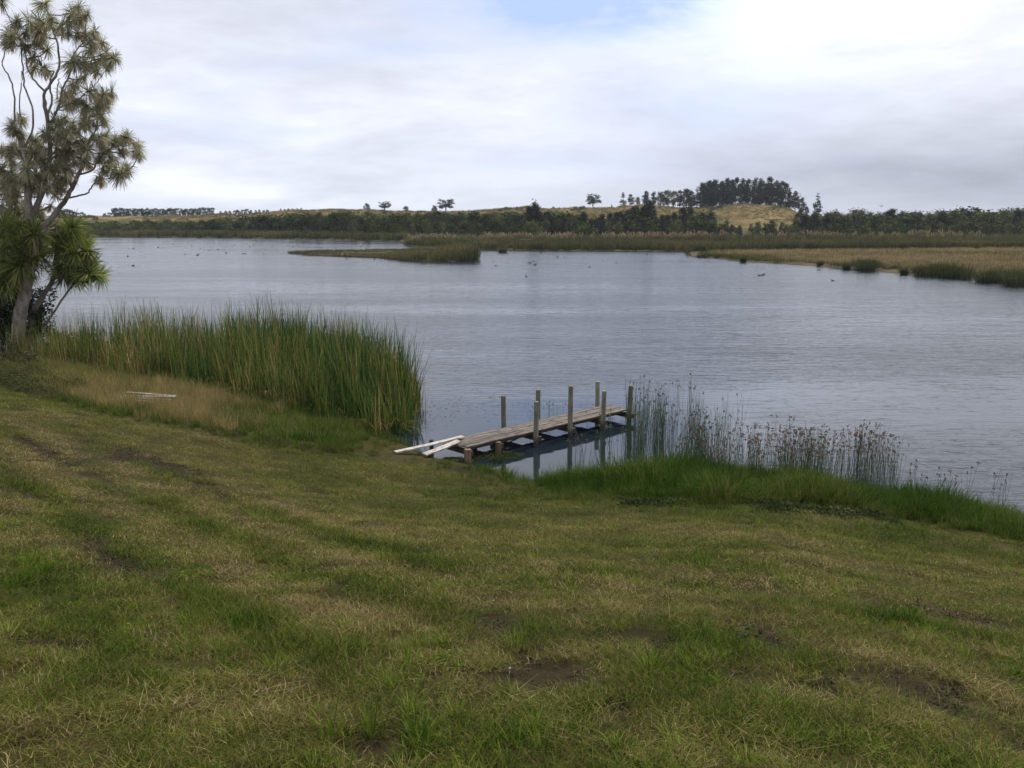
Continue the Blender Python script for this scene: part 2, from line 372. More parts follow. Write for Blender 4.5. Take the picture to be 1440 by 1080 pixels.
def mat_water():
    m, T = newmat('lake_water'); p = gpos(T)
    sp = T.n('ShaderNodeSeparateXYZ'); T.put(sp.inputs[0], p); x, y, z = sp.outputs
    # wind-driven wavelets; sheltered calm water close in behind the reed bed and the jetty
    w1 = T.noise(T.vmath('MULTIPLY', p, (.38, 1.0, 1)), 2.2, 3, .55, .6)
    w2 = T.noise(T.vmath('MULTIPLY', p, (.55, 1.0, 1)), 6.5, 3, .55, .3)
    w3 = T.noise(T.vmath('MULTIPLY', p, (.30, 1.0, 1)), .75, 2, .5, .5)
    wv = T.n('ShaderNodeTexWave', bands_direction='Y'); T.put(wv.inputs[0], T.vmath('ADD', p, T.vmath('SCALE', T.noise(p, .25, 2, out=1), None)) if False else p)
    wv.inputs['Scale'].default_value = .85; wv.inputs['Distortion'].default_value = 5.; wv.inputs['Detail'].default_value = 2; wv.inputs['Detail Scale'].default_value = .4
    gust = T.noise(T.vmath('MULTIPLY', p, (.25, 1, 1)), .07, 4, .6)
    gust2 = T.noise(T.vmath('MULTIPLY', p, (.5, 1, 1)), .35, 3, .6)
    h = T.math('ADD', T.math('MULTIPLY', w1, 1.0), T.math('MULTIPLY', w2, .32))
    h = T.math('ADD', h, T.math('MULTIPLY', w3, 1.1)); h = T.math('ADD', h, T.math('MULTIPLY', wv.outputs['Fac'], .10))
    # shelter: 0 calm, 1 open
    e = T.math('ADD', y, T.math('MULTIPLY', x, .10)); 
    open_ = T.maprange(T.math('MULTIPLY_ADD', gust2, 5., e), 28.0, 40.0, .035, 1.0)
    open2 = T.maprange(T.math('SUBTRACT', x, T.math('MULTIPLY', gust2, 2.)), 4.0, 9.0, 0.0, .75)
    op = T.math('MAXIMUM', open_, open2)
    st = T.math('MULTIPLY', op, T.maprange(gust, .38, .62, .38, 1.2))
    b = T.n('ShaderNodeBump'); T.put(b.inputs['Height'], h); T.put(b.inputs['Strength'], T.math('MULTIPLY', st, .78)); b.inputs['Distance'].default_value = .085
    pr = T.n('ShaderNodeBsdfPrincipled'); pr.inputs['Base Color'].default_value = (.010, .017, .023, 1)
    T.put(pr.inputs['Roughness'], T.maprange(st, 0, 1, .03, .16)); pr.inputs['IOR'].default_value = 1.333
    pr.inputs['Specular IOR Level'].default_value = .5
    T.t.links.new(b.outputs[0], pr.inputs['Normal']); finish(T, pr.outputs[0]); return m
M['water'] = mat_water()
def plain(name, col, rough=.7):
    m, T = newmat(name); o = T.n('ShaderNodeTexCoord').outputs['Object']; n = T.noise(o, 6., 4, .6)
    c = T.mix(n, tuple(q*.7 for q in col)+(1,), tuple(q*1.25 for q in col)+(1,)); finish(T, principled(T, c, rough, .3, n, .3, .01).outputs[0]); return m
M['duck'] = plain('dark_feathers', (.028, .025, .023)); M['greyfeather'] = plain('grey_feathers', (.12, .11, .10))
M['bill'] = plain('bill', (.09, .05, .03)); M['shed'] = plain('grey_board', (.16, .155, .14)); M['shedroof'] = plain('dark_roof', (.03, .03, .032))
M['pole'] = plain('pale_pole', (.45, .44, .41)); M['litter'] = plain('dead_stem', (.20, .15, .11)); M['flower'] = plain('white_petals', (.42, .42, .38))
M['clod'] = plain('earth', (.045, .034, .018), .95); M['hole'] = plain('dark_gap', (.02, .02, .018))

# ------------------------------------------------------------------ near ground
def px_blob(px, py, rx, ry, ang=0.):
    c = ray_ground(px, py); a = ray_ground(px+rx, py+ang*rx); b = ray_ground(px, py+ry)
    return (c.x, c.y, a.x-c.x, a.y-c.y, b.x-c.x, b.y-c.y)
def blob_field(x, y, blobs):
    s = np.zeros(np.shape(x)); x0, y0 = x, y
    x = x0+.16*vnoise(x0*4.3, y0*4.3, 101)+.07*vnoise(x0*11, y0*11, 102); y = y0+.16*vnoise(x0*4.3, y0*4.3, 103)+.07*vnoise(x0*11, y0*11, 104)
    for cx, cy, ax, ay, bx, by in blobs:
        det = ax*by-ay*bx
        u = ((x-cx)*by-(y-cy)*bx)/det; v = (-(x-cx)*ay+(y-cy)*ax)/det
        s = np.maximum(s, np.exp(-(u*u+v*v)))
    return s
SOIL = [px_blob(*a) for a in [(700, 872, 50, 13, .12), (765, 940, 65, 26, .15), (1078, 900, 42, 22, .2), (1032, 888, 16, 9), (1330, 868, 105, 10, .18), (1215, 942, 24, 8),
        (1300, 965, 60, 20, .2), (1365, 1000, 40, 10, .2), (493, 822, 28, 8, .5), (1130, 797, 18, 6), (1344, 824, 10, 4), (205, 645, 70, 7, .3), (70, 640, 55, 9, .35), (150, 782, 45, 18, .4),
        (300, 690, 50, 6, .35), (940, 905, 18, 10), (1160, 960, 24, 12), (420, 995, 30, 9), (960, 850, 20, 5), (590, 790, 12, 6), (880, 1010, 25, 8), (1050, 640+190, 60, 5, .1),
        (260, 1000, 30, 14), (90, 910, 45, 9), (620, 1000, 40, 12), (30, 1040, 40, 12), (520, 1050, 30, 15), (1010, 1050, 40, 9), (670, 660, 35, 7), (1115, 1060, 45, 14)]]
_r = random.Random(11)
SOIL += [px_blob(_r.uniform(640, 1440), _r.uniform(820, 1040), _r.uniform(8, 24), _r.uniform(4, 9), .15) for _ in range(34)]+[px_blob(_r.uniform(0, 640), _r.uniform(640, 1050), _r.uniform(8, 26), _r.uniform(3, 7), .35) for _ in range(22)]
TAN = [px_blob(*a) for a in [(1090, 786, 90, 12, .02), (665, 852, 40, 12, .3), (300, 800, 90, 40, .3), (110, 640, 120, 12, .35), (230, 600, 150, 12, .3), (520, 740, 160, 14, .15), (880, 745, 200, 12, .05), (560, 870, 70, 20), (1180, 700, 60, 5),
       (1350, 790, 100, 14), (300, 1000, 120, 30), (850, 820, 120, 20, .2), (30, 880, 60, 40), (380, 900, 120, 12)]]
LUSH = [px_blob(*a) for a in [(40, 690, 50, 10, .55), (120, 745, 60, 10, .6), (170, 780, 40, 12, .6), (330, 745, 80, 10, .35), (250, 712, 40, 8, .35), (60, 800, 60, 30), (750, 700, 160, 8, .05), (1300, 760, 140, 20, .1),
        (760, 900, 80, 30), (560, 910, 60, 35), (990, 920, 60, 40), (500, 1040, 90, 25), (760, 1050, 80, 20), (130, 960, 110, 30), (350, 880, 60, 40), (1230, 880, 60, 30), (1000, 790, 80, 12, .1), (1100, 860, 90, 14, .1)]]
TRK = []
for pl in ([(-60, 620), (0, 660), (95, 722), (190, 785), (330, 860), (470, 930)], [(-40, 585), (40, 617), (150, 678), (260, 732), (400, 792), (500, 828), (600, 858), (760, 900)], [(60, 590), (170, 640), (300, 690), (450, 745), (620, 800)],
           [(820, 800), (1000, 830), (1200, 862), (1440, 905)], [(900, 880), (1060, 915), (1200, 955), (1400, 1010)]):
    TRK.append([(p.x, p.y) for p in (ray_ground(a, b) for a, b in pl)])
def tracks(x, y):
    x = x+.10*vnoise(x*1.5, y*1.5, 91); y = y+.10*vnoise(x*1.5, y*1.5, 92); best = np.full(np.shape(x), 1e9)
    for pl in TRK:
        for (ax, ay), (bx, by) in zip(pl[:-1], pl[1:]):
            dx, dy = bx-ax, by-ay; t = np.clip(((x-ax)*dx+(y-ay)*dy)/(dx*dx+dy*dy), 0, 1); best = np.minimum(best, np.hypot(x-ax-t*dx, y-ay-t*dy))
    return best
def axis(a, b, fine0, fine1, st, coarse):
    return np.unique(np.round(np.concatenate([np.arange(a, fine0, coarse), np.arange(fine0, fine1, st), np.arange(fine1, b+coarse, coarse)]), 4))
gx = axis(-70, 70, -17, 17, .13, 1.4); gy = axis(-25, 52, 1.5, 27, .13, 1.2)
GX, GY = np.meshgrid(gx, gy)
GZ = ground_z(GX, GY)
soil = np.maximum(blob_field(GX, GY, SOIL), np.clip(vnoise(GX*3.1, GY*3.7, 14)*.9-.1, 0, .5)); GD = sdist(GX, GY)
tk = np.exp(-(tracks(GX, GY)/.20)**2); soil = np.maximum(soil, tk*.38*(1+.8*vnoise(GX*2.5, GY*2.5, 93))); GZ = GZ - .06*np.clip(soil, 0, 1)*(GD > 1)
mud = np.clip(1-(GD-.0)/.5, 0, 1)
ground = tag(grid_mesh('ground', GX, GY, GZ, M['ground'], {'soil': soil, 'mud': mud}), 'sloping mown lawn bank running down to the lake edge', kind='structure')
# lake bed and water: one sheet each, out past every shore
bm = MB(); bm.add([(-4000, -300, -1.7), (4000, -300, -1.7), (4000, 6000, -1.7), (-4000, 6000, -1.7)], [(0, 1, 2, 3)])
tag(bm.build('lake_bed', M['farland']), 'dark earth beneath the lake', kind='structure')
bm = MB(); bm.add([(-1500, -80, 0), (1500, -80, 0), (1500, 700, 0), (-1500, 700, 0)], [(0, 1, 2, 3)])
tag(bm.build('water', M['water']), 'grey rippled lake water between the lawn and the far bank', kind='structure')

# ------------------------------------------------------------------ far land and dunes
FSH = np.array([(-900, 331), (-300, 331.5), (100, 333), (300, 334.5), (480, 337), (562, 340), (572, 346), (640, 350), (780, 352.5), (965, 353.5), (972, 361.5), (1010, 363.5), (1045, 368), (1080, 370), (1150, 374.5), (1180, 378.5),
                (1230, 381), (1280, 387), (1320, 390), (1380, 395), (1440, 401), (1700, 430), (2300, 470)], float)
cols = np.unique(np.concatenate([np.arange(-900, 2300, 9.), np.arange(556, 580, 1.5), np.arange(964, 984, 1.)]))
crest_px = np.array([(-900, 300), (60, 308), (150, 305), (215, 303.5), (290, 303), (315, 300), (335, 303), (390, 297), (420, 295.5), (480, 294.5), (560, 297), (640, 298), (700, 294), (740, 290.5), (770, 294), (812, 292), (860, 292.5),
                     (880, 289.5), (905, 288), (935, 291), (970, 292.5), (1005, 291), (1030, 288), (1055, 287), (1085, 288.5), (1104, 292), (1120, 298), (1140, 304), (1200, 310), (1500, 308), (2300, 306)], float)
def shore_y(px): return H/np.tan(TH+np.arctan((np.interp(px, FSH[:, 0], FSH[:, 1])-540)/F))
HC = 395.0
def crest_z(px): return H - HC*np.tan(TH+np.arctan((np.interp(px, crest_px[:, 0], crest_px[:, 1])-540)/F))
def far_z(px, y):
    b = np.clip((y-shore_y(px)), -2, 1e9)
    z = np.interp(b, [-2, 0, .6, 3, 10, 60], [-.6, -.02, .14, .26, .42, .9])
    t = np.clip((y-285)/(HC-285), 0, 1); s = t*t*(3-2*t)
    back = np.clip((y-HC)/500, 0, 1)
    w = .10*np.sin(px*.11+y*.05)+.06*np.sin(px*.27-y*.09+1)
    return z*(1-s) + s*crest_z(px)*(1-.5*back) + w*np.sin(np.pi*np.clip((y-300)/95, 0, 1))*5
offs = np.array([-2, -.5, 0, .3, .6, 1.5, 3, 6, 10, 15, 20, 28, 40, 55, 75, 100])
rows = []
for o_ in offs:
    yy = shore_y(cols)+o_; yy = np.minimum(yy, 300-8+o_*.05); rows.append(yy)
rows += [np.full(cols.shape, v) for v in (300., 310., 320, 332, 344, 356, 368, 380, 388, 395, 402, 412, 430, 470, 550, 750, 1100, 2000, 4500)]
def build_far(sel, name, mat, label):
    Y = np.array([rows[i] for i in sel]); PX = np.repeat(cols[None], len(sel), 0)
    Z = far_z(PX, Y); X = (PX-720)/F*(Y*CT+(H-Z)*ST)
    return tag(grid_mesh(name, X, Y, Z, mat), label, kind='structure')
nb = len(offs)
build_far(list(range(nb+1)), 'far_bank', M['farland'], 'low far bank and grassy spit on the other side of the lake')
build_far(list(range(nb, len(rows))), 'hills', M['dune'], 'low golden dune hills behind the far bank')
def far_pt(px, y): 
    z = float(far_z(np.float64(px), np.float64(y))); return Vector((xat(px, y, z), y, z))

# ------------------------------------------------------------------ plant prototypes
def blade(mb, base, h, w, lean, az, bend, segs, tint, tipw=.15):
    d = Vector((math.cos(az), math.sin(az), 0)); side = Vector((-math.sin(az), math.cos(az), 0))
    if random.random() < .5: side = (side + d*random.uniform(-.6, .6)).normalized()
    pts = []; p = Vector(base); a = lean; L = h/segs; ws = []
    for i in range(segs+1):
        pts.append(p.copy()); t = i/segs; ws.append(w*(1-(1-tipw)*t**1.6))
        p = p + (d*math.sin(a)+Vector((0, 0, math.cos(a))))*L; a += bend/segs
    mb.strip(pts, ws, side, tint)
U = random.uniform
def grass_patch(n, r, h0, h1, w, flat=.35, segs=3, brown=.24, green=.28):
    mb = MB()
    for i in range(n):
        q = U(0, 6.28); rr = r*math.sqrt(U(0, 1)); b = (rr*math.cos(q), rr*math.sin(q), -.01)
        t = U(.55, 1.) if random.random() < brown else min(1, max(0, random.gauss(green, .20)))
        if random.random() < flat: blade(mb, (b[0], b[1], U(0, .03)), U(h0, h1)*1.4, w*.8, U(1.0, 1.5), U(0, 6.28), U(-.3, .6), segs, t)
        else: blade(mb, b, U(h0, h1)*U(.6, 1.2), w*U(.7, 1.3), U(.1, 1.0), U(0, 6.28), U(.3, 1.8), segs, t)
    return mb
def tuft(n, r, h0, h1, w, spread=.7, segs=4, t0=0., t1=.8, bend=1.3, brown=0.):
    mb = MB()
    for i in range(n):
        q = U(0, 6.28); rr = r*math.sqrt(U(0, 1))
        t = U(.85, 1) if random.random() < brown else U(t0, t1)
        blade(mb, (rr*math.cos(q), rr*math.sin(q), -.02), U(h0, h1), w, U(.0, spread)*(.4+rr/r*.6), q+U(-.5, .5), U(.2, bend), segs, t)
    return mb
near_p = [proto('grass_patch', grass_patch(125, .20, .03, .095, .0042, .45), M['grass']) for _ in range(5)]
far_p = [proto('grass_patch', grass_patch(120, .27, .025, .07, .0065, .45, 2), M['grass']) for _ in range(5)]
tuft_p = [proto('grass_tuft', tuft(34, .06, .07, .19, .0080, .9, 4, 0, .9), M['tuft']) for _ in range(4)]
straw_mb = []
for _ in range(4):
    mb = MB()
    for i in range(16): blade(mb, (U(-.25, .25), U(-.25, .25), U(.01, .04)), U(.12, .32), .0035, U(1.25, 1.5), U(0, 6.28), U(-.2, .4), 3, U(.8, 1.))
    straw_mb.append(proto('dry_straw', mb, M['grass']))
bank_p = [proto('bank_clump', tuft(52, .22, .18, .56, .014, .7, 4, .0, .85, 1.7, .10), M['bank']) for _ in range(5)]
dry_p = [proto('dry_clump', tuft(60, .2, .25, .55, .006, .5, 4, 0, 1, .9), M['dry']) for _ in range(4)]
def reed_clump(n, r, h0, h1, w=.02, brown=.22):
    mb = MB()
    for i in range(n):
        q = U(0, 6.28); rr = r*math.sqrt(U(0, 1)); h = U(h0, h1)
        t = U(.7, 1) if random.random() < brown else U(0, .62)
        if random.random() < .2: blade(mb, (rr*math.cos(q), rr*math.sin(q), 0), h*.8, w, U(.1, .5), U(0, 6.28), U(1.2, 2.8), 6, U(.7, 1))
        else: blade(mb, (rr*math.cos(q), rr*math.sin(q), 0), h, w, U(0, .2), U(0, 6.28), U(0, .7), 5, t, .12)
    return mb
reed_p = [proto('reed_clump', reed_clump(22, .28, 1.1, 2.45, .034, .30), M['reed']) for _ in range(6)]
def rush_clump(n, r, h0, h1, heads=.7, rad=.0036):
    mb = MB()
    for i in range(n):
        q = U(0, 6.28); rr = r*math.sqrt(U(0, 1)); h = U(h0, h1); a = U(0, 6.28); l = U(0, .13)
        b = Vector((rr*math.cos(q), rr*math.sin(q), -.05)); l = U(0, .24); t = b+Vector((math.cos(a)*l*h, math.sin(a)*l*h, h)); m_ = (b+t)/2+Vector((U(-.02, .02), U(-.02, .02), 0))
        mb.tube([b, m_, t], [rad, rad*.85, rad*.45], 3, U(0, .6), False)
        if random.random() < heads:
            for k in range(random.randint(3, 6)):
                c = t+Vector((U(-.03, .03), U(-.03, .03), U(-.07, .0))); s = U(.010, .019)
                mb.add([c+Vector((s, 0, 0)), c+Vector((-s*.6, s, 0)), c+Vector((-s*.6, -s, 0)), c+Vector((0, 0, s*1.3)), c-Vector((0, 0, s*1.3))],
                       [(0, 1, 3), (1, 2, 3), (2, 0, 3), (1, 0, 4), (2, 1, 4), (0, 2, 4)], U(.72, 1))
    return mb
rush_tall = [proto('rush_clump', rush_clump(9, .22, 1.0, 1.75, .25), M['rush']) for _ in range(4)]
rush_head = [proto('rush_clump', rush_clump(11, .26, .7, 1.35, .6), M['rush']) for _ in range(5)]
def leafy(n, r, h, s, t0=0, t1=1):
    mb = MB()
    for i in range(n):
        v = Vector((random.gauss(0, 1), random.gauss(0, 1), abs(random.gauss(0, .8)))).normalized()*U(.3, 1)**.5
        c = Vector((v.x*r, v.y*r, v.z*h)); a = Vector((U(-1, 1), U(-1, 1), U(-.6, .6))).normalized(); b = a.cross(Vector((U(-1, 1), U(-1, 1), U(-1, 1)))).normalized(); q = U(.6, 1.3)*s
        mb.add([c-a*q, c+b*q*.4, c+a*q, c-b*q*.4], [(0, 1, 2, 3)], U(t0, t1))
    return mb
weed_p = [proto('weed_clump', leafy(380, .30, .26, .022), M['weed']) for _ in range(4)]
clip_p = [proto('cut_grass_heap', leafy(260, .24, .07, .026, .3, 1), M['weed']) for _ in range(3)]

def gslope(x, y, e=.15):
    return (ground_z(x+e, y)-ground_z(x-e, y))/(2*e), (ground_z(x, y+e)-ground_z(x, y-e))/(2*e)
def in_poly(x, y, poly):
    x = np.asarray(x); y = np.asarray(y); r = np.zeros(x.shape, bool); j = len(poly)-1
    for i in range(len(poly)):
        xi, yi = poly[i]; xj, yj = poly[j]
        with np.errstate(divide='ignore', invalid='ignore'):
            c = ((yi > y) != (yj > y)) & (x < (xj-xi)*(y-yi)/(yj-yi+1e-12)+xi)
        r ^= c; j = i
    return r
# mown limit: photo pixels on the ground, turned into a world line
EDGE = [ray_ground(px, py) for px, py in [(-60, 505), (0, 540), (60, 560), (140, 585), (240, 603), (340, 622), (430, 637), (520, 644), (580, 652), (640, 664), (700, 685), (745, 697), (800, 702), (900, 705), (1000, 712), (1100, 712), (1180, 716), (1250, 727), (1330, 747), (1440, 765), (1560, 790)]]
EX = np.array([p.x for p in EDGE]); EY = np.array([p.y for p in EDGE])
A_ = ray_ground(40, 600); B_ = ray_ground(520, 830); SD = np.array([B_.x-A_.x, B_.y-A_.y]); SD /= np.hypot(*SD)
def stripe(x, y):
    l = x*SD[0]+y*SD[1]; a = -x*SD[1]+y*SD[0]+.25*vnoise(x*.4, y*.4, 78)
    return vnoise(a*2.2, l*.22, 77)+.5*vnoise(a*5.5, l*.5, 79)
def mown(x, y): return y < np.interp(x, EX, EY)

def lawn_points(y0, y1, dens, edge_pad=0.):
    w = .66*y1+1.2; n = int(dens*(y1-y0)*2*w)
    x = rng.uniform(-w, w, n); y = rng.uniform(y0, y1, n)
    k = (np.abs(x) < .66*y+1.2) & mown(x, y-edge_pad)
    return x[k], y[k]
def lawn(name, parts, protos, s0, s1, label, soilcut=.35, sel=None):
    xs = []; ys = []
    for y0, y1, dn in parts:
        x, y = lawn_points(y0, y1, dn); xs.append(x); ys.append(y)
    x = np.concatenate(xs); y = np.concatenate(ys)
    so = blob_field(x, y, SOIL); thin = np.clip(vnoise(x*3.1, y*3.7, 14)*1.3+.9*stripe(x, y)-.2, 0, .85); keep = rng.uniform(0, 1, len(x)) > np.clip(np.maximum((so-.12)/soilcut, thin), 0, .96)
    lush = blob_field(x, y, LUSH)
    if sel is not None: keep &= sel(x, y, lush)
    x, y, so, lush = x[keep], y[keep], so[keep], lush[keep]
    z = ground_z(x, y); gxx, gyy = gslope(x, y)
    tan_ = blob_field(x, y, TAN)
    st_ = stripe(x, y); td = tracks(x, y); tkf = np.exp(-(td/.22)**2); tone = .20*st_ - .25*tkf + .20*np.exp(-((td-.62)/.28)**2) + .24*tan_ - .20*lush + .16*vnoise(x*1.3+y*.4, y*2.2, 9) + .10*vnoise(x*4, y*4, 10) + .25*np.clip(so, 0, 1) + .11
    sc = rng.uniform(s0, s1, len(x))*(1+.35*lush-.35*so)*np.clip(1-.35*st_+.35*tkf, .5, 1.7)
    S = np.stack([np.ones_like(sc)*1.0, np.ones_like(sc), sc], 1)
    o = scatter(name, np.stack([x, y, z], 1), protos, S, rng.uniform(0, 6.28, len(x)), (gxx, gyy), tone)
    return tag(o, label, kind='stuff')
lawn('lawn_grass', [(1.5, 5, 70), (5, 8, 55)], near_p, .7, 1.35, 'short rough mown grass on the slope close to the camera')
lawn('lawn_grass', [(8, 14, 40), (14, 31, 27)], far_p, .7, 1.25, 'short mown olive green grass on the slope down to the water')
lawn('grass_tufts', [(1.5, 5.5, 16), (5.5, 9, 8), (9, 18, 2.5)], tuft_p, .45, 1.15, 'brighter green grass tufts standing in the mown lawn', sel=lambda x, y, l: (rng.uniform(0, 1, len(x)) < .25+.75*l) & (vnoise(x*1.4, y*1.4, 12) > -.1))
lawn('dry_straw', [(1.5, 9, 1.1)], straw_mb, .5, .9, 'loose cut straw lying on the mown grass', .9)

clover_p = [proto('clover_patch', leafy(70, .10, .035, .012, 0, .6), M['tuft']) for _ in range(3)]
x, y = lawn_points(1.5, 9, 9); k = vnoise(x*1.9, y*1.9, 15) > .12; x, y = x[k], y[k]; gxx, gyy = gslope(x, y)
tag(scatter('clover', np.stack([x, y, ground_z(x, y)+.012], 1), clover_p, rng.uniform(.6, 1.4, len(x)), rng.uniform(0, 6.28, len(x)), (gxx, gyy), rng.uniform(-.2, .3, len(x))), 'small broad leaved clover patches low in the mown grass', kind='stuff')
def clod_mb():
    mb = MB()
    for k in range(9):
        c = Vector((U(-.12, .12), U(-.12, .12), U(0, .012))); s_ = U(.007, .024)
        vs = [c+Vector((a*s_*U(.6, 1.3), b*s_*U(.6, 1.3), d*s_*U(.4, .9))) for a, b, d in ((1, 0, 0), (0, 1, 0), (-1, 0, 0), (0, -1, 0), (.2, .1, 1), (0, 0, -1))]
        mb.add(vs, [(0, 1, 4), (1, 2, 4), (2, 3, 4), (3, 0, 4), (1, 0, 5), (2, 1, 5), (3, 2, 5), (0, 3, 5)], 0)
    return mb
clod_p = [proto('earth_clods', clod_mb(), M['clod']) for _ in range(3)]
x, y = lawn_points(1.5, 20, 40); so = blob_field(x, y, SOIL); k = so > .3; x, y = x[k], y[k]
tag(scatter('soil_clods', np.stack([x, y, ground_z(x, y)-.055*np.clip(blob_field(x, y, SOIL), 0, 1)], 1), clod_p, rng.uniform(.5, 1.3, len(x)), rng.uniform(0, 6.28, len(x))), 'crumbly dark earth clods on the bare patches of the lawn', kind='stuff')

# bank grass between the mown edge and the water, tall green
def band(n, x0, x1, fn, y0=8, y1=48):
    x = rng.uniform(x0, x1, n); y = rng.uniform(y0, y1, n); k = fn(x, y); return x[k], y[k]
def plant(name, x, y, protos, sc, label, tone=None, zoff=0., kind='stuff', zmin=None):
    z = ground_z(x, y)+zoff
    if zmin is not None: z = np.maximum(z, zmin)
    o = scatter(name, np.stack([x, y, z], 1), protos, sc, rng.uniform(0, 6.28, len(x)), None, tone)
    return tag(o, label, kind=kind)
# right hand belt in front of the rushes
RB = [onz(px, py, .1) for px, py in [(742, 684), (775, 668), (830, 658), (900, 652), (960, 645), (1010, 655), (1100, 660), (1180, 665), (1240, 680), (1262, 702), (1300, 706), (1360, 712), (1440, 722), (1560, 745)]]
RBX = np.array([p.x for p in RB]); RBY = np.array([p.y for p in RB])
x, y = band(60000, .2, 15, lambda x, y: (~mown(x, y+.05)) & (y < np.interp(x, RBX, RBY)) & (x > .3), 12, 26)
q = rng.uniform(0, 1, len(x)) < .13*np.clip(1+.8*vnoise(x*2.4, y*2.4, 29), .25, 1.6); x, y = x[q], y[q]
e = np.clip((y-np.interp(x, EX, EY))/.9, 0, 1)
lump = np.clip(.80+.75*vnoise(x*1.7, y*1.7, 21)+.3*vnoise(x*4, y*4, 28)+.5*np.exp(-((x-4.2)/.7)**2), .3, 1.7)
plant('bank_grass', x, y, bank_p, (.35+.65*e)*lump*rng.uniform(.75, 1.15, len(x)), 'tall fresh green grass belt on the bank right of the jetty', tone=.28*(1-e)+.28*vnoise(x*1.5, y*1.5, 22)-.12)
# left hand: green floor between lawn and reeds
REED = [onz(px, py, .1) for px, py in [(575, 612), (548, 618), (490, 606), (430, 590), (380, 574), (320, 558), (250, 543), (180, 530), (100, 516), (30, 500), (-120, 480)]]
RX = np.array([p.x for p in REED])[::-1]; RY = np.array([p.y for p in REED])[::-1]
x, y = band(60000, -27, .5, lambda x, y: (~mown(x, y+.1)) & (y < np.interp(x, RX, RY)+1.2) & (sdist(x, y) > -.15), 18, 46)
q = rng.uniform(0, 1, len(x)) < .22; x, y = x[q], y[q]
dx = (x+9.0); ee = (y-np.interp(x, EX, EY)); goldw = np.exp(-((x+10.2)/2.7)**2)*np.clip((ee-.5)/1.2, 0, 1)*np.clip((np.interp(x, RX, RY)-.5-y)/1.4, 0, 1)*np.clip(.9+.7*vnoise(x*1.5, y*1.5, 26), .2, 1)
wd = (x < -12.5)
isg = (rng.uniform(0, 1, len(x)) < goldw*1.1); e = np.clip((y-np.interp(x, EX, EY))/1.4, 0, 1)
jd = np.hypot(np.clip(np.abs(x+1.9)-1.0, 0, 9), np.clip(np.abs(y-23.0)-.9, 0, 9))
k = ~isg & (rng.uniform(0, 1, len(x)) < .35+jd) & ~(wd & (rng.uniform(0, 1, len(x)) < .55))
plant('bank_grass', x[k], y[k], bank_p, ((.3+.62*e)*np.clip(.35+jd*.4, .3, 1)*np.clip(.85+.35*vnoise(x*1.8, y*1.8, 27), .5, 1.3)*rng.uniform(.7, 1.15, len(x)))[k], 'green grass growing between the mown lawn and the reed bed', tone=(.18*vnoise(x, y, 25)+.06+.28*wd)[k])
k = isg
plant('dry_grass', x[k], y[k], dry_p, ((.45+.5*e)*rng.uniform(.8, 1.2, len(x)))[k], 'tall dry straw coloured grass around the white boards')
x, y = band(9000, -24, -3, lambda x, y: (np.abs(y-np.interp(x, EX, EY)-.55-.8*(x < -12.5)) < .35+1.3*(x < -12.5)) & (vnoise(x*.8, y*.8, 31)+.5*(x < -12.5) > .12), 14, 46)
q = rng.uniform(0, 1, len(x)) < np.where(x < -12.5, .95, .4); x, y = x[q], y[q]
plant('weeds', x, y, weed_p, rng.uniform(.45, 1.1, len(x))*np.where(x < -13, 1.25, .75), 'dark leafy weeds along the left edge of the mown grass')
x, y = band(9000, 2, 14, lambda x, y: (np.abs(y-np.interp(x, EX, EY)+.30) < .55) & (vnoise(x*1.3, y*2.6, 33) > .02), 12, 24)
q = rng.uniform(0, 1, len(x)) < .22; x, y = x[q], y[q]
plant('cut_grass', x, y, clip_p, rng.uniform(.7, 1.7, len(x)), 'heaps of cut grass left along the mown edge', tone=rng.uniform(-.6, -.1, len(x)))

# ------------------------------------------------------------------ reed bed
RT = [onz(px, py, 2.0) for px, py in [(-120, 440), (40, 437), (100, 441), (130, 441), (220, 440), (300, 441), (400, 440), (470, 445), (510, 456), (556, 470), (572, 480)]] + [onz(px, py, 0) for px, py in [(583, 555), (578, 590), (574, 612)]]
poly = [(p.x, p.y) for p in REED[1:]] + [(p.x, p.y) for p in RT]
n = 30000; x = rng.uniform(-32, -1, n); y = rng.uniform(22, 50, n); k = in_poly(x, y, poly); x, y = x[k], y[k]
q = rng.uniform(0, 1, len(x)) < .17; x, y = x[q], y[q]
xe = rng.uniform(0, 1, 34); pe = [onz(562+28*u_**2.2, rng.uniform(548, 612), 0) for u_ in xe]; x = np.concatenate([x, [p.x for p in pe]]); y = np.concatenate([y, [p.y for p in pe]])
left = np.clip((-x-8)/12, 0, 1)
tone = .24*left + .26*vnoise(x*.75, y*.75, 41) - .19 + .10*vnoise(x*2.5, y*2.5, 43)
sc = rng.uniform(.90, 1.30, len(x))*(1+.16*vnoise(x*1.1, y*1.1, 42)); sc *= np.clip(.66+.36*np.clip((y-np.interp(x, RX, RY))/2.2, 0, 1), 0, 1); sc[-34:] = rng.uniform(.4, .75, 34)
plant('reed_bed', x, y, reed_p, sc, 'dense bed of tall green and brown bulrush reeds standing in the shallows', tone, zmin=-.25)
lone = [onz(px, py, 0) for px, py in [(586, 566), (590, 572), (596, 580), (584, 585), (579, 598), (588, 560), (570, 615), (575, 607)]]
lone_p = [proto('reed_sprig', reed_clump(5, .08, .75, 1.25, .022, .1), M['reed'])]
for i, p in enumerate(lone[:3]):
    o = link(bpy.data.objects.new('reed_sprig', lone_p[0].data)); o.location = (p.x, p.y, -.05); o.rotation_euler = (0, .1, i*2.1); o.scale = (1, 1, (1.1, .9, .8)[i])
    tag(o, 'thin green reed sprig in open water at the right end of the reed bed', 'reed', 'reed sprigs off the end of the reed bed')

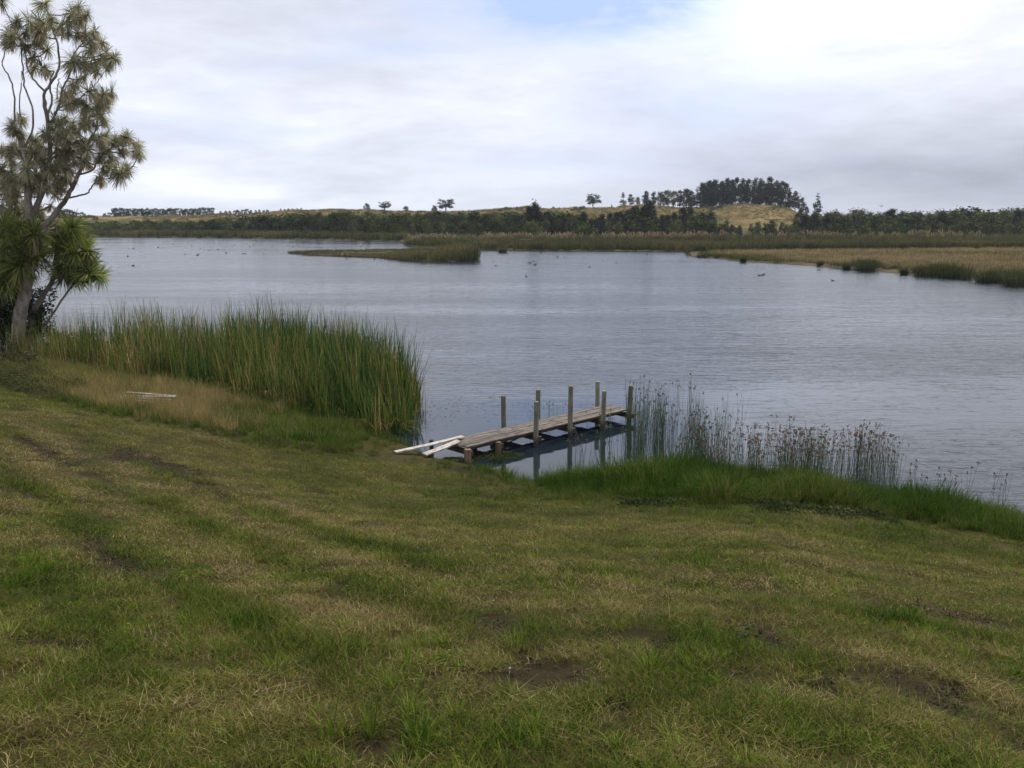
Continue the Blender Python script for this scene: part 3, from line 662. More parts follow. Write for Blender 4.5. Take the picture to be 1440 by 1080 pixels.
# ------------------------------------------------------------------ rushes
def pts_px(spec):
    out = []
    for px0, px1, py0, py1, n in spec:
        for i in range(n): out.append(onz(U(px0, px1), U(py0, py1), 0))
    return np.array([(p.x, p.y, -.03) for p in out])
P = pts_px([(884, 985, 606, 655, 52), (985, 1040, 640, 665, 14), (888, 915, 590, 625, 8)])
tag(scatter('rushes', P, rush_tall, np.random.default_rng(3).uniform(.75, 1.1, len(P)), rng.uniform(0, 6.28, len(P)), tone=rng.uniform(-.1, .1, len(P))), 'tall thin bare rush stems standing in water at the end of the jetty', kind='stuff')
P = pts_px([(985, 1255, 655, 684, 90), (1235, 1262, 670, 695, 6), (950, 1000, 645, 665, 12)])
tag(scatter('rushes', P, rush_head, np.random.default_rng(4).uniform(.72, 1.12, len(P)), rng.uniform(0, 6.28, len(P)), tone=rng.uniform(-.1, .15, len(P))), 'rushes with brown seed heads behind the green bank grass', kind='stuff')
P = pts_px([(1268, 1430, 690, 716, 14), (730, 830, 585, 600, 7), (835, 880, 600, 650, 14), (800, 850, 640, 655, 8), (905, 1000, 565, 600, 6)])
thin_p = [proto('rush_sprig', rush_clump(4, .14, .45, .95, .6, .0036), M['rush']) for _ in range(3)]
tag(scatter('rushes', P, thin_p, rng.uniform(.8, 1.25, len(P)), rng.uniform(0, 6.28, len(P)), tone=rng.uniform(0, .2, len(P))), 'sparse single rush stems scattered in the water around the jetty and bank', kind='stuff')
# low dead litter and weed beside the jetty
P = []
for i in range(46):
    t = -2.7+2.6*U(0, 1)**1.5; s_ = U(-.2, .9); P.append((.62+.724*t-.69*s_-.1, 24.3+.69*t+.724*s_-.6, .0))
P = np.array(P)
tag(scatter('dead_rush_litter', P, clip_p, rng.uniform(.5, 1.1, len(P)), rng.uniform(0, 6.28, len(P)), tone=rng.uniform(-.7, .1, len(P))), 'dark dead rush litter on the water beneath the jetty', kind='stuff')
# floating leaf flecks
mb = MB()
for px0, px1, py0, py1, n in [(600, 715, 540, 598, 240), (715, 850, 548, 590, 150), (590, 640, 575, 600, 30), (880, 1010, 560, 600, 90), (1260, 1430, 680, 715, 60)]:
    for i in range(n):
        p = onz(px0+(px1-px0)*U(0, 1), random.triangular(py0, py1, (py0+py1)/2), .006); s_ = U(.012, .05); a = U(0, 6.28)
        c, d_ = math.cos(a)*s_, math.sin(a)*s_
        mb.add([(p.x-c, p.y-d_, .006), (p.x+d_*.5, p.y-c*.5, .008), (p.x+c, p.y+d_, .006), (p.x-d_*.5, p.y+c*.5, .012)], [(0, 1, 2, 3)], U(0, 1))
tag(mb.build('floating_weed', M['weed']), 'dark flecks of weed floating on the calm water left of the jetty', kind='stuff')

# ------------------------------------------------------------------ jetty
U2 = Vector((.724, .690, 0)); V2 = Vector((-.690, .724, 0)); P0 = Vector((.62, 24.3, 0)); W = 1.15; DZ = .36
ang = math.atan2(U2.y, U2.x)
jet = tag(empty('jetty', P0, ang), 'narrow weathered wooden jetty with tall round posts running out from the bank', 'jetty')
def jloc(p): # world -> jetty coordinates
    q = Vector(p)-P0; return Vector((q.dot(U2), q.dot(V2), q.z))
def post_mesh(name, rad, z0, z1, mat, lean=(0, 0)):
    mb = MB(); n = 8; pts = []
    rr = []
    for i in range(n+1):
        t = i/n; z = z0+(z1-z0)*t; pts.append((lean[0]*t*(z1-z0)+random.uniform(-.004, .004), lean[1]*t*(z1-z0)+random.uniform(-.004, .004), z)); rr.append(rad*(1.06-.08*t)*U(.98, 1.02))
    pts.append((pts[-1][0], pts[-1][1], z1+.012)); rr.append(rad*.82)
    mb.tube(pts, rr, 14)
    return mb.mesh(name, mat, False)
def add_post(t, v, rad, ztop, mat=None, lean=(0, 0), name='post'):
    o = link(bpy.data.objects.new(name, post_mesh(name, rad, -.9, ztop, mat or M['post'], lean)), jet); o.location = (t, v, 0); return o
def ztop(px_top, t, v):
    p = P0+U2*t+V2*v; return zat(px_top, p.y)
fr = [(-.0, 565), (1.41, 543), (2.84, 550), (4.13, 543)]
for t, py in fr: add_post(t, -.075, .072, ztop(py, t, -.07), lean=(U(-.025, .025), U(-.02, .02)))
for t, py in [(.02, 557), (1.41, 549), (2.86, 553), (4.15, 537)]:
    add_post(t-.02, W+.075, .072, ztop(py, t, W+.07) if t < 2.0 or t > 4 else ztop(py-8, t, W), lean=(U(-.025, .025), U(-.02, .02)))
add_post(-1.32, .06, .085, DZ-.045, M['stub'], name='pile'); add_post(-2.42, .06, .095, DZ-.045, M['stub'], name='pile')
add_post(-1.32, W-.1, .08, DZ-.045, M['stub'], name='pile'); add_post(-2.75, W+.02, .06, DZ+.06, M['beam'], name='pile')
# bearers across, stringers along, deck boards along
for t in (-2.42, -1.32, .0, 1.41, 2.84, 4.13):
    mb = MB(); mb.box((0, 0, 0), (.11, W+.34 if t > -.1 else W, .13), jit=.006)
    o = mb.build('bearer', M['beam'], jet); o.location = (t+.10, W/2, DZ-.16)
for v in (.18, W-.22):
    mb = MB(); mb.box((0, 0, 0), (6.3, .07, .085), jit=.008); o = mb.build('stringer', M['beam'], jet); o.location = (.85, v, DZ-.062)
nb_ = 5; DW = .92; V0 = .09; bw = DW/nb_
segs = [(-2.42, -.35), (-.35, 1.62), (1.62, 4.42)]
for i in range(nb_):
    off = U(-.25, .25)
    for a, b in segs:
        a2 = a+(off if a > -2.4 else U(-.1, .1)); b2 = b+(off if b < 4.4 else U(-.06, .06))
        n_ = 9; mb = MB(); vs = []; fs = []
        for j in range(n_+1):
            t = a2+.004+(b2-a2-.008)*j/n_; zz = random.gauss(0, .0035); e1 = U(0, .006); e2 = U(0, .006)
            vs += [(t-(a2+b2)/2, -bw/2+.006+e1, zz), (t-(a2+b2)/2, bw/2-.006-e2, zz), (t-(a2+b2)/2, bw/2-.006-e2, zz-.036), (t-(a2+b2)/2, -bw/2+.006+e1, zz-.036)]
            if j:
                c = 4*(j-1); fs += [(c, c+1, c+5, c+4), (c+1, c+2, c+6, c+5), (c+2, c+3, c+7, c+6), (c+3, c, c+4, c+7)]
        fs += [(3, 2, 1, 0), (4*n_, 4*n_+1, 4*n_+2, 4*n_+3)]
        mb.add(vs, fs); o = mb.build('deck_board', M['deck'], jet); o.location = ((a2+b2)/2, V0+(i+.5)*bw, DZ+.018+U(-.004, .004)); o.rotation_euler = (U(-.012, .012), U(-.003, .003), 0)
# diagonal brace under the deck
mb = MB(); mb.tube([(-.9, .9, -.2), (-.2, .25, DZ-.1)], .022, 6); mb.build('brace', M['beam'], jet)

# two loose white boards leaning from the bank onto the deck
def loose_board(name, pa, pb, width, th, label):
    d = pb-pa; L = d.length; mb = MB(); n_ = 10; vs = []; fs = []
    for j in range(n_+1):
        t = -L/2+L*j/n_; e = U(-.007, .007); zz = -.012*math.sin(math.pi*j/n_)
        vs += [(t, -width/2+e, zz), (t, width/2+e*.5, zz), (t, width/2+e*.5, zz-th), (t, -width/2+e, zz-th)]
        if j:
            c = 4*(j-1); fs += [(c, c+1, c+5, c+4), (c+1, c+2, c+6, c+5), (c+2, c+3, c+7, c+6), (c+3, c, c+4, c+7)]
    fs += [(3, 2, 1, 0), (4*n_, 4*n_+1, 4*n_+2, 4*n_+3)]; mb.add(vs, fs)
    o = mb.build(name, M['white']); o.location = (pa+pb)/2; o.rotation_mode = 'QUATERNION'
    xax = d.normalized(); zax = (Vector((0, 0, 1))-xax*xax.z).normalized(); yax = zax.cross(xax)
    from mathutils import Matrix
    o.rotation_quaternion = Matrix((xax, yax, zax)).transposed().to_quaternion(); tag(o, label, 'board'); return o
def gp(px, py): 
    p = ray_ground(px, py); return Vector((p.x, p.y, float(ground_z(p.x, p.y))+.06))
loose_board('loose_board', gp(556, 638), onz(651, 613, DZ+.10), .18, .035, 'longer flaking white board sloping from the grass up onto the jetty end')
loose_board('loose_board', gp(597, 643)+Vector((0, 0, .03)), onz(645, 619, DZ+.12), .24, .035, 'shorter wider white board at the near corner of the jetty end')

# white boards in the dry grass
c = ray_ground(206, 568); 
wb = tag(empty('white_pallet', (c.x, c.y, float(ground_z(c.x, c.y))+.11), -.22), 'low white painted board platform half hidden in dry grass below the cabbage trees', 'pallet')
for i in range(7):
    mb = MB(); L = U(1.35, 1.75); mb.box((0, 0, 0), (L, .095, .022), jit=.008); o = mb.build('plank', M['white'], wb); o.location = (U(-.08, .08), -.42+i*.125, .03*math.sin(i*2.1)+.02*i); o.rotation_euler = (U(-.15, .15), U(-.03, .03), U(-.05, .05))
for s_ in (-.6, .6):
    mb = MB(); mb.box((0, 0, 0), (.07, .85, .08)); o = mb.build('bearer', M['beam'], wb); o.location = (s_, -.04, -.06)

# ------------------------------------------------------------------ cabbage trees
def rosette(n, L, w, droop=1.0, t0=0., t1=.9, dead=.15):
    mb = MB()
    for i in range(n):
        az = U(0, 6.28); dd = random.random() < dead
        el = U(-1.3, -.5) if dd else math.asin(U(-.55, 1))
        d = Vector((math.cos(az)*math.cos(el), math.sin(az)*math.cos(el), math.sin(el))); side = Vector((-math.sin(az), math.cos(az), 0))
        side = (side+Vector((0, 0, U(-.5, .5)))).normalized()
        p = Vector((0, 0, 0)); pts = []; ws = []; l = L*U(.7, 1.1); S = 4
        for k in range(S+1):
            pts.append(p.copy()); t = k/S; ws.append(w*(.75 if k == 0 else (1, 1, .8, .2)[k-1])); p = p+d*(l/S); d = (d+Vector((0, 0, -1))*droop*U(.15, .45)*(1.3-abs(d.z))*.6).normalized()
        mb.strip(pts, ws, side, U(.85, 1) if dd else U(t0, t1))
    return mb
ros_small = [rosette(115, .66, .032, U(1.2, 2.6), 0, 1., U(.15, .5)).mesh('leaf_rosette', M['cab']) for _ in range(8)]
ros_big = [rosette(200, 1.0, .042, 1.3, 0, .95, .12).mesh('leaf_rosette', M['cabdark']) for _ in range(4)]
def wig(pts, amp, sub=4):
    """smooth, slightly crooked curve through control points"""
    out = []; n = len(pts)
    for i in range(n-1):
        p0 = pts[max(i-1, 0)]; p1 = pts[i]; p2 = pts[i+1]; p3 = pts[min(i+2, n-1)]
        for k in range(sub):
            t = k/sub; a = .5*((2*p1)+(p2-p0)*t+(2*p0-5*p1+4*p2-p3)*t*t+(3*p1-p0-3*p2+p3)*t**3)
            j = amp if 0 < i+k else 0
            out.append(a+Vector((U(-j, j), U(-j, j), U(-j, j)*.5)))
    out.append(pts[-1]); return out
def cab_tree(name, label, base_px, Y, limbs, heads, rosmeshes, twig=.035, sink=.15, hs=(.85, 1.15)):
    b = ray_ground(*base_px) if Y is None else None
    Y0 = b.y if Y is None else Y
    bp = at(base_px[0], base_px[1], Y0); gz = float(ground_z(bp.x, bp.y)); bp.z = gz
    t = tag(empty(name, bp), label, 'tree', 'cabbage trees at the left edge of the lawn')
    allp = []
    for j, (path, r0, r1) in enumerate(limbs):
        pts = [at(px, py, Y0+dy)-bp for px, py, dy in path]
        if j == 0: pts[0].z = -sink
        cv = wig(pts, .018 if j == 0 else .03); n = len(cv); rad = [r0+(r1-r0)*(i/(n-1))**.8 for i in range(n)]
        if path[0][1] > 440: rad[0] *= 1.5; rad[1] *= 1.22; rad[2] *= 1.08
        mb = MB(); mb.tube(cv, rad, 10 if r0 > .1 else 7); mb.build('trunk' if r0 > .12 else 'limb', M['bark'], t, True)
        allp += [(c_, rad[i]) for i, c_ in enumerate(cv)]
    for (px, py, dy, s_) in heads:
        p = at(px, py, Y0+dy)-bp
        # connect to the nearest limb point lying lower than the head
        cand = sorted(allp, key=lambda q: (q[0]-p).length + (1.2 if q[0].z > p.z-.1 else 0))[0]
        c_ = cand[0]; dist = (c_-p).length
        if dist > .12:
            mid = (c_+p)/2 + Vector((U(-.12, .12), U(-.12, .12), -.10*dist)); cv = wig([c_, mid, p], .012, 4)
            mb = MB(); mb.tube(cv, [min(cand[1], twig)*(1-.35*i/(len(cv)-1)) for i in range(len(cv))], 6); mb.build('twig', M['bark'], t, True)
            allp += [(q, twig*.8) for q in cv[2:]]
        o = link(bpy.data.objects.new('leaf_rosette', random.choice(rosmeshes)), t); o.location = p; sc = s_*U(*hs)*U(.8, 1.15)
        o.scale = (sc, sc, sc*U(.9, 1.1)); o.rotation_euler = (U(-.7, .7), U(-.7, .7), U(0, 6.28))
    return t
limbs = [([(19, 494, 0), (27, 450, 0), (36, 405, 0), (44, 365, 0), (52, 332, 0)], .33, .24),
         ([(52, 335, 0), (45, 312, -.1), (40, 285, -.2), (38, 255, -.2), (36, 225, -.3), (30, 200, -.3), (24, 188, -.3)], .22, .09),
         ([(55, 335, 0), (66, 315, .1), (82, 295, .2), (96, 275, .2), (106, 255, .3), (116, 232, .3), (122, 205, .3), (132, 188, .2)], .15, .06),
         ([(48, 300, 0), (60, 270, .3), (68, 235, .4), (70, 200, .4), (66, 165, .3), (62, 140, .3)], .14, .08),
         ([(62, 150, .3), (64, 128, .2), (78, 108, .1), (83, 92, .1), (82, 65, 0), (74, 45, 0), (69, 20, 0)], .075, .03),
         ([(66, 165, .3), (73, 140, .4), (70, 118, .5), (76, 100, .5)], .06, .03),
         ([(62, 128, .3), (50, 115, .2), (40, 98, .1), (36, 75, .1), (28, 55, 0)], .05, .03),
         ([(24, 190, -.3), (20, 165, -.4), (20, 130, -.4), (13, 108, -.5), (3, 92, -.5), (7, 72, -.5)], .045, .025),
         ([(34, 210, -.3), (46, 178, -.1), (46, 150, 0), (34, 120, 0), (32, 95, 0), (28, 60, 0)], .05, .03),
         ([(30, 180, -.2), (27, 150, -.2), (31, 118, -.1), (30, 100, 0)], .035, .02),
         ([(70, 175, .4), (82, 150, .3), (90, 120, .3), (98, 105, .2), (102, 78, .2), (122, 56, .1)], .06, .025),
         ([(76, 160, .3), (90, 148, 0), (103, 145, -.1), (118, 133, -.2)], .04, .02),
         ([(80, 140, .3), (82, 115, .3), (84, 110, .3)], .03, .02),
         ([(98, 278, .2), (112, 275, .1), (122, 272, 0), (130, 262, 0), (136, 248, 0)], .045, .03),
         ([(112, 245, .3), (128, 240, .1), (138, 228, 0), (150, 212, -.1), (165, 205, -.1), (178, 198, -.2)], .05, .025),
         ([(122, 205, .3), (132, 190, .2), (138, 165, .2), (142, 150, .1)], .05, .02),
         ([(136, 248, 0), (150, 252, -.2), (160, 245, -.3), (165, 232, -.3)], .03, .02),
         ([(60, 310, .1), (52, 290, .4), (56, 262, .6), (60, 230, .7)], .08, .05)]
H0 = [(4, 4), (64, 8), (58, 28), (72, 30), (26, 32), (14, 46), (8, 58), (34, 44), (44, 34), (52, 58), (62, 50), (48, 78), (58, 92), (46, 92), (66, 70), (54, 45), (36, 62), (20, 62),
      (104, 16), (96, 28), (110, 30), (120, 22), (98, 46), (112, 50), (86, 36), (132, 44), (126, 56), (144, 58), (152, 72), (140, 82), (130, 70), (158, 84), (148, 96), (134, 100), (122, 92), (112, 86),
      (104, 90), (120, 108), (110, 118), (98, 128), (90, 132), (104, 142), (96, 150), (124, 128), (134, 134), (144, 132), (158, 132), (146, 148), (134, 152), (122, 150), (116, 168), (130, 172), (142, 170), (104, 178), (92, 168), (82, 176),
      (66, 186), (74, 196), (88, 198), (60, 206), (78, 214), (98, 208), (112, 196), (136, 196), (126, 210), (148, 190), (160, 196), (176, 192), (188, 200), (192, 212), (172, 212), (156, 218), (180, 236), (170, 244), (160, 236), (148, 232),
      (138, 218), (142, 250), (86, 232), (70, 240), (104, 226), (28, 168), (20, 178), (32, 190), (16, 206), (4, 212), (26, 216), (12, 226), (48, 216), (44, 196), (60, 226), (2, 236), (16, 246), (34, 236), (54, 246), (78, 252), (92, 250), (64, 262), (82, 268), (10, 262), (118, 222), (100, 190), (114, 206), (50, 262), (30, 260)]
heads = [(px+U(-3, 3), py+U(-3, 3), U(-1.1, 1.1), U(.75, 1.05)) for px, py in H0]
heads += [(px+U(-9, 9), py+U(-8, 8), U(-1.2, 1.4), U(.6, .9)) for px, py in H0 if py > 170 and px < 150]+[(px+U(-8, 8), py+U(-8, 8), U(-.9, .9), U(.6, .85)) for px, py in H0 if random.random() < .45]
heads += [(U(0, 95), U(205, 320), U(.2, 1.5), U(.6, .95)) for _ in range(34)]
cab_tree('cabbage_tree', 'tall many branched cabbage tree with grey forked trunk at the left edge', (19, 494), None, limbs, heads, ros_small)
limbs2 = [([(38, 489, .3), (44, 450, .3), (58, 420, .3), (72, 398, .2), (80, 378, .2)], .15, .10),
          ([(52, 478, .2), (72, 445, .1), (92, 415, 0), (106, 396, -.1)], .055, .05)]
heads2 = [(px+U(-3, 3), py+U(-3, 3), U(-.7, .7), U(.8, 1.05)) for px, py in [(84, 330), (100, 322), (112, 338), (94, 348), (80, 352), (106, 358), (124, 356), (132, 372), (116, 374), (98, 372), (82, 374), (140, 388), (124, 388), (108, 388), (90, 390)]]
cab_tree('cabbage_tree', 'low bushy cabbage tree with two leaning thin trunks right of the big trunk', (38, 489), None, limbs2, heads2, ros_big)
limbs3 = [([(-22, 492, -.4), (-16, 440, -.4), (-8, 400, -.4), (2, 372, -.4), (8, 350, -.4)], .17, .11)]
heads3 = [(px, py, U(-.8, .1), U(.8, 1.05)) for px, py in [(18, 330), (6, 322), (-8, 330), (26, 345), (34, 352), (44, 366), (8, 350), (-6, 362), (18, 368), (28, 376), (-18, 345), (4, 380), (30, 318), (50, 340), (55, 360), (22, 390), (38, 385), (-5, 395), (12, 400), (48, 330)]]
cab_tree('cabbage_tree', 'leafy cabbage tree head cut by the left edge beside the big trunk', (-22, 492), None, limbs3, heads3, ros_big)
limbs4 = [([(-60, 485, 1.2), (-50, 420, 1.2), (-38, 350, 1.2), (-25, 300, 1.0)], .2, .12), ([(-30, 310, 1.0), (-12, 285, .8), (5, 270, .6)], .08, .05)]
heads4 = [(px+U(-4, 4), py+U(-4, 4), U(.2, 1.4), U(.9, 1.2)) for px, py in [(5, 270), (18, 280), (-8, 262), (8, 295), (24, 302), (-12, 300), (14, 318), (30, 290), (-2, 250), (-20, 280), (38, 312), (0, 312), (20, 262), (-10, 235)]]
cab_tree('cabbage_tree', 'dark cabbage tree standing behind the big trunk at the left edge', (-60, 485), None, limbs4, heads4, ros_small)
def bush(name, px, py, r, h, n, leaf, mat, label, dy=0.):
    b = ray_ground(px, py); z = float(ground_z(b.x, b.y+dy)); t = tag(empty(name, (b.x, b.y+dy, z)), label, 'bush')
    mb = MB()
    for k in range(9):
        a = U(0, 6.28); e = Vector((math.cos(a)*r*.7, math.sin(a)*r*.7, h*U(.5, .9))); mb.tube([(0, 0, -.05), e*.5+Vector((0, 0, .1)), e], [.03, .02, .008], 5)
    mb.build('stem', M['bark'], t)
    mb = MB()
    for i in range(n):
        v = Vector((random.gauss(0, 1), random.gauss(0, 1), random.gauss(0, 1))).normalized()*U(.15, 1)**.45
        k = .75+.3*math.sin(v.x*5+v.y*4)*math.cos(v.z*5)
        c_ = Vector((v.x*r*k, v.y*r*k, h*.5+v.z*h*.5*k)); a = Vector((U(-1, 1), U(-1, 1), U(-.7, .7))).normalized(); b_ = a.cross(Vector((U(-1, 1), U(-1, 1), U(-1, 1)))).normalized(); q = U(.6, 1.4)*leaf
        mb.add([c_-a*q, c_+b_*q*.45, c_+a*q, c_-b_*q*.45], [(0, 1, 2, 3)], U(0, 1))
    mb.build('foliage', mat, t); return t
bush('dark_bush', 5, 492, 2.2, 4.6, 14000, .08, M['bush'], 'dark shadowy bush filling the space behind the cabbage tree trunks', 1.6)
bush('dark_bush', 66, 499, 1.2, 2.1, 4500, .065, M['bush'], 'dark green bush between the leaning trunk and the brown reeds', 1.3)
bush('low_bush', 25, 516, 1.0, .65, 9000, .026, M['weed'], 'low scrubby weed mound at the foot of the big cabbage tree', 0)

# ------------------------------------------------------------------ far vegetation
def far_clump(n, r, h0, h1, w):
    return tuft(n, r, h0, h1, w, .35, 3, 0, .9, .6)
flax_p = [proto('far_reed_clump', far_clump(34, .8, 1.3, 2.4, .10), M['flax']) for _ in range(4)]
def mb_plume():
    mb = MB()
    for i in range(7):
        a = U(0, 6.28); b = Vector((U(-.4, .4), U(-.4, .4), 0)); t = b+Vector((math.cos(a)*.35, math.sin(a)*.35, U(2.0, 2.9)))
        mb.tube([b, (b+t)/2, t], .02, 3, 0, False)
        mb.tube([t-Vector((0, 0, .65)), t-Vector((0, 0, .3)), t+Vector((.06, 0, .05))], [.03, .12, .02], 5, U(.2, 1), False)
    return mb
plume_p = [proto('plume_clump', mb_plume(), M['plume']) for _ in range(3)]
gold_p = [proto('spit_grass_clump', tuft(34, .7, .25, .6, .05, .6, 3, .2, 1, .9), M['goldfar']) for _ in range(3)]
def far_scatter(name, n, px0, px1, yfun, protos, s0, s1, label, tonefn=None, keep=None):
    px = rng.uniform(px0, px1, n); uu = rng.uniform(0, 1, n); y = yfun(px, uu); z = far_z(px, y)
    x = (px-720)/F*(y*CT+(H-z)*ST)
    if keep is not None: k = keep(px, y); px, x, y, z = px[k], x[k], y[k], z[k]
    tone = tonefn(px, x, y) if tonefn else .28*vnoise(x*.16, y*.3, 51)+.12*vnoise(x*.9, y*.9, 52)
    o = scatter(name, np.stack([x, y, z-.05], 1), protos, rng.uniform(s0, s1, len(x)), rng.uniform(0, 6.28, len(x)), None, tone)
    return tag(o, label, kind='stuff')
far_scatter('far_reeds', 5200, 571, 1800, lambda p, u: 168+np.maximum(shore_y(np.minimum(p, 968))-170, -30)+1.+u**1.3*18, flax_p, .46, .74, 'dark green belt of reeds and flax along the far bank in front of the trees', keep=lambda p, y: (y > shore_y(p)+.6))
far_scatter('far_reeds', 2200, -600, 575, lambda p, u: shore_y(np.minimum(p, 555))+.5+u*12, flax_p, .6, .95, 'low reed fringe along the distant left shore', keep=lambda p, y: (y > shore_y(p)+.3))
def yp(p, u): return np.interp(p, [560, 1800], [186, 190])+u*6
far_scatter('plume_grass', 420, 575, 1200, yp, plume_p, .62, .9, 'belt of golden plumed grass behind the far reeds', keep=lambda p, y: (rng.uniform(0, 1, len(p)) < .25+.5*(vnoise(p*.045, y*.1, 61) > 0)) | ((p > 870) & (p < 1000)))
far_scatter('plume_grass', 260, 1160, 1700, yp, plume_p, .6, .95, 'scattered pale plume clumps before the right hand forest', keep=lambda p, y: ((p > 1278) & (p < 1350)) | ((p > 1374) & (p < 1385)) | (rng.uniform(0, 1, len(p)) < .10))
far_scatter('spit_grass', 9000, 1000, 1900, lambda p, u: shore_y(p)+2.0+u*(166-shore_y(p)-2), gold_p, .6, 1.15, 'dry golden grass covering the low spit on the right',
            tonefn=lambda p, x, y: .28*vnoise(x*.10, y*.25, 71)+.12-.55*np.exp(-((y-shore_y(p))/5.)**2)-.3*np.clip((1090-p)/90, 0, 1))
sedge_p = [proto('sedge_clump', far_clump(46, .7, .5, 1.5, .06), M['weed']) for _ in range(3)]
far_scatter('spit_sedge', 900, 1150, 1900, lambda p, u: shore_y(p)+.1+4.5*u**1.6, sedge_p, .35, 1.05, 'dark rough sedge growing in a broken line along the water edge of the spit', keep=lambda p, y: vnoise(p*.06, y*.2, 73) > .45-.0026*(p-1150), tonefn=lambda p, x, y: .25*vnoise(x*.4, y*.4, 74))
far_scatter('spit_grass', 500, 985, 1100, lambda p, u: shore_y(p)+.8+u*9, gold_p, .4, .9, 'short green growth on the tip of the spit', tonefn=lambda p, x, y: -.35+.2*vnoise(x, y, 72))

far_scatter('far_flax', 1500, 571, 1800, lambda p, u: 190+u*24, flax_p, .45, .8, 'brown green flax and scrub at the foot of the trees', tonefn=lambda p, x, y: .10+.3*vnoise(x*.12, y*.2, 55))
# scrubby growth on the dune faces
dscrub_p = [proto('dune_scrub', leafy(160, 1.0, .9, .16), M['scrub']) for _ in range(3)]
far_scatter('dune_scrub', 1500, 60, 1180, lambda p, u: 300+u*88, dscrub_p, .5, 1.5, 'dark low scrub dotted over the golden dune slopes', keep=lambda p, y: (vnoise(p*.06, y*.07, 57)+.25*vnoise(p*.3, y*.3, 58) > .12+.5*(y-300)/88))
far_scatter('dune_grass', 5000, 200, 1180, lambda p, u: 330+u*66, gold_p, .7, 1.5, 'rough dry grass on the golden dune slopes', tonefn=lambda p, x, y: .35*vnoise(p*.05, y*.06, 59)-.10)

# island
def island(name, label, pts_px_, hgt=.22):
    P = [onz(px, py, 0) for px, py in pts_px_]; n = len(P); c = sum(P, Vector())/n
    mb = MB(); vs = [p-c+Vector((0, 0, -.2)) for p in P]+[(p-c)*.96+Vector((0, 0, hgt)) for p in P]+[Vector((0, 0, hgt+.1))]
    fs = [(i, (i+1) % n, n+(i+1) % n, n+i) for i in range(n)]+[(n+i, n+(i+1) % n, 2*n) for i in range(n)]
    mb.add(vs, fs); o = mb.build(name, M['farland']); o.location = c; return tag(o, label, kind='structure'), [(p.x, p.y) for p in P]
isl, ipoly = island('island', 'low narrow marshy island in the middle of the lake', [(402, 356), (440, 354.2), (520, 353), (580, 352), (640, 352.5), (664, 358), (667, 365), (640, 367.5), (580, 367), (530, 363), (470, 360.5), (430, 359)])
ix = np.array([p[0] for p in ipoly]); iy = np.array([p[1] for p in ipoly])
x = rng.uniform(ix.min(), ix.max(), 5200); y = rng.uniform(iy.min(), iy.max(), 5200); k = in_poly(x, y, ipoly); x, y = x[k], y[k]
u = np.clip((x-xat(520, 130))/(xat(660, 130)-xat(520, 130)), 0, 1)
isl_p = [proto('island_sedge', far_clump(30, .55, .5, 1.05, .06), M['flax']) for _ in range(3)]
tag(scatter('island_sedge', np.stack([x, y, np.full(len(x), .15)], 1), isl_p, (.33+1.45*u**1.3)*(1+.3*vnoise(x*.6, y*.8, 83))*rng.uniform(.75, 1.15, len(x)), rng.uniform(0, 6.28, len(x)), tone=.12+.2*vnoise(x*.3, y*.5, 81)), 'olive sedge covering the low island', kind='stuff')

def tussock(px, py, wpx, hpx, label, dark=True, group=None):
    p = onz(px, py, 0); s_ = p.y/F*1.02; w = wpx*s_; h = hpx*s_
    mb = tuft(460, w*.36, h*.35, h*1.1, max(.02, .42*s_), .95, 4, 0, .75 if dark else 1, 1.7)
    t = tag(empty('tussock', (p.x, p.y, .0)), label, 'tussock', group or 'tussocks in the water along the right spit'); mb.build('blades', M['weed' if dark else 'flax'], t)
    mb = MB(); mb.tube([(0, 0, -.2), (0, 0, .0), (0, 0, h*.3)], [w*.3, w*.32, w*.16], 9); mb.build('root_mound', M['hole'], t)
for a in [(707, 355, 14, 10, 'tiny reed islet in the open water right of the island', False), (1045, 369, 9, 10, 'round dark tussock standing off the tip of the spit'), (1153, 374.5, 6, 9, 'small upright tussock, leftmost of those at the spit edge'),
          (1190, 379, 10, 12, 'medium round tussock left of the widest one at the spit edge'), (1218, 381, 28, 17, 'wide green tussock mass against the middle of the spit edge'), (1256, 381, 12, 9, 'low tussock just right of the wide green mass'),
          (1271, 386, 11, 12, 'round tussock set out in the water before the spit'), (1288, 386, 9, 14, 'tall narrow tussock between two rounder ones'), (1302, 384, 18, 12, 'broad green tussock close to the spit edge'),
          (1340, 391, 34, 17, 'large dark tussock clump near the right end of the spit'), (1385, 397, 34, 28, 'tall reed clump on the spit edge, second from the right frame edge'), (1425, 402, 38, 34, 'tall reed clump on the spit edge by the right frame edge')]:
    tussock(*a)
for px, py, w_, h_ in [(990, 362, 26, 9), (1015, 363, 22, 8)]: tussock(px, py, w_, h_, 'brown low tussock on the very tip of the spit', False, 'brown tussocks at the spit tip')

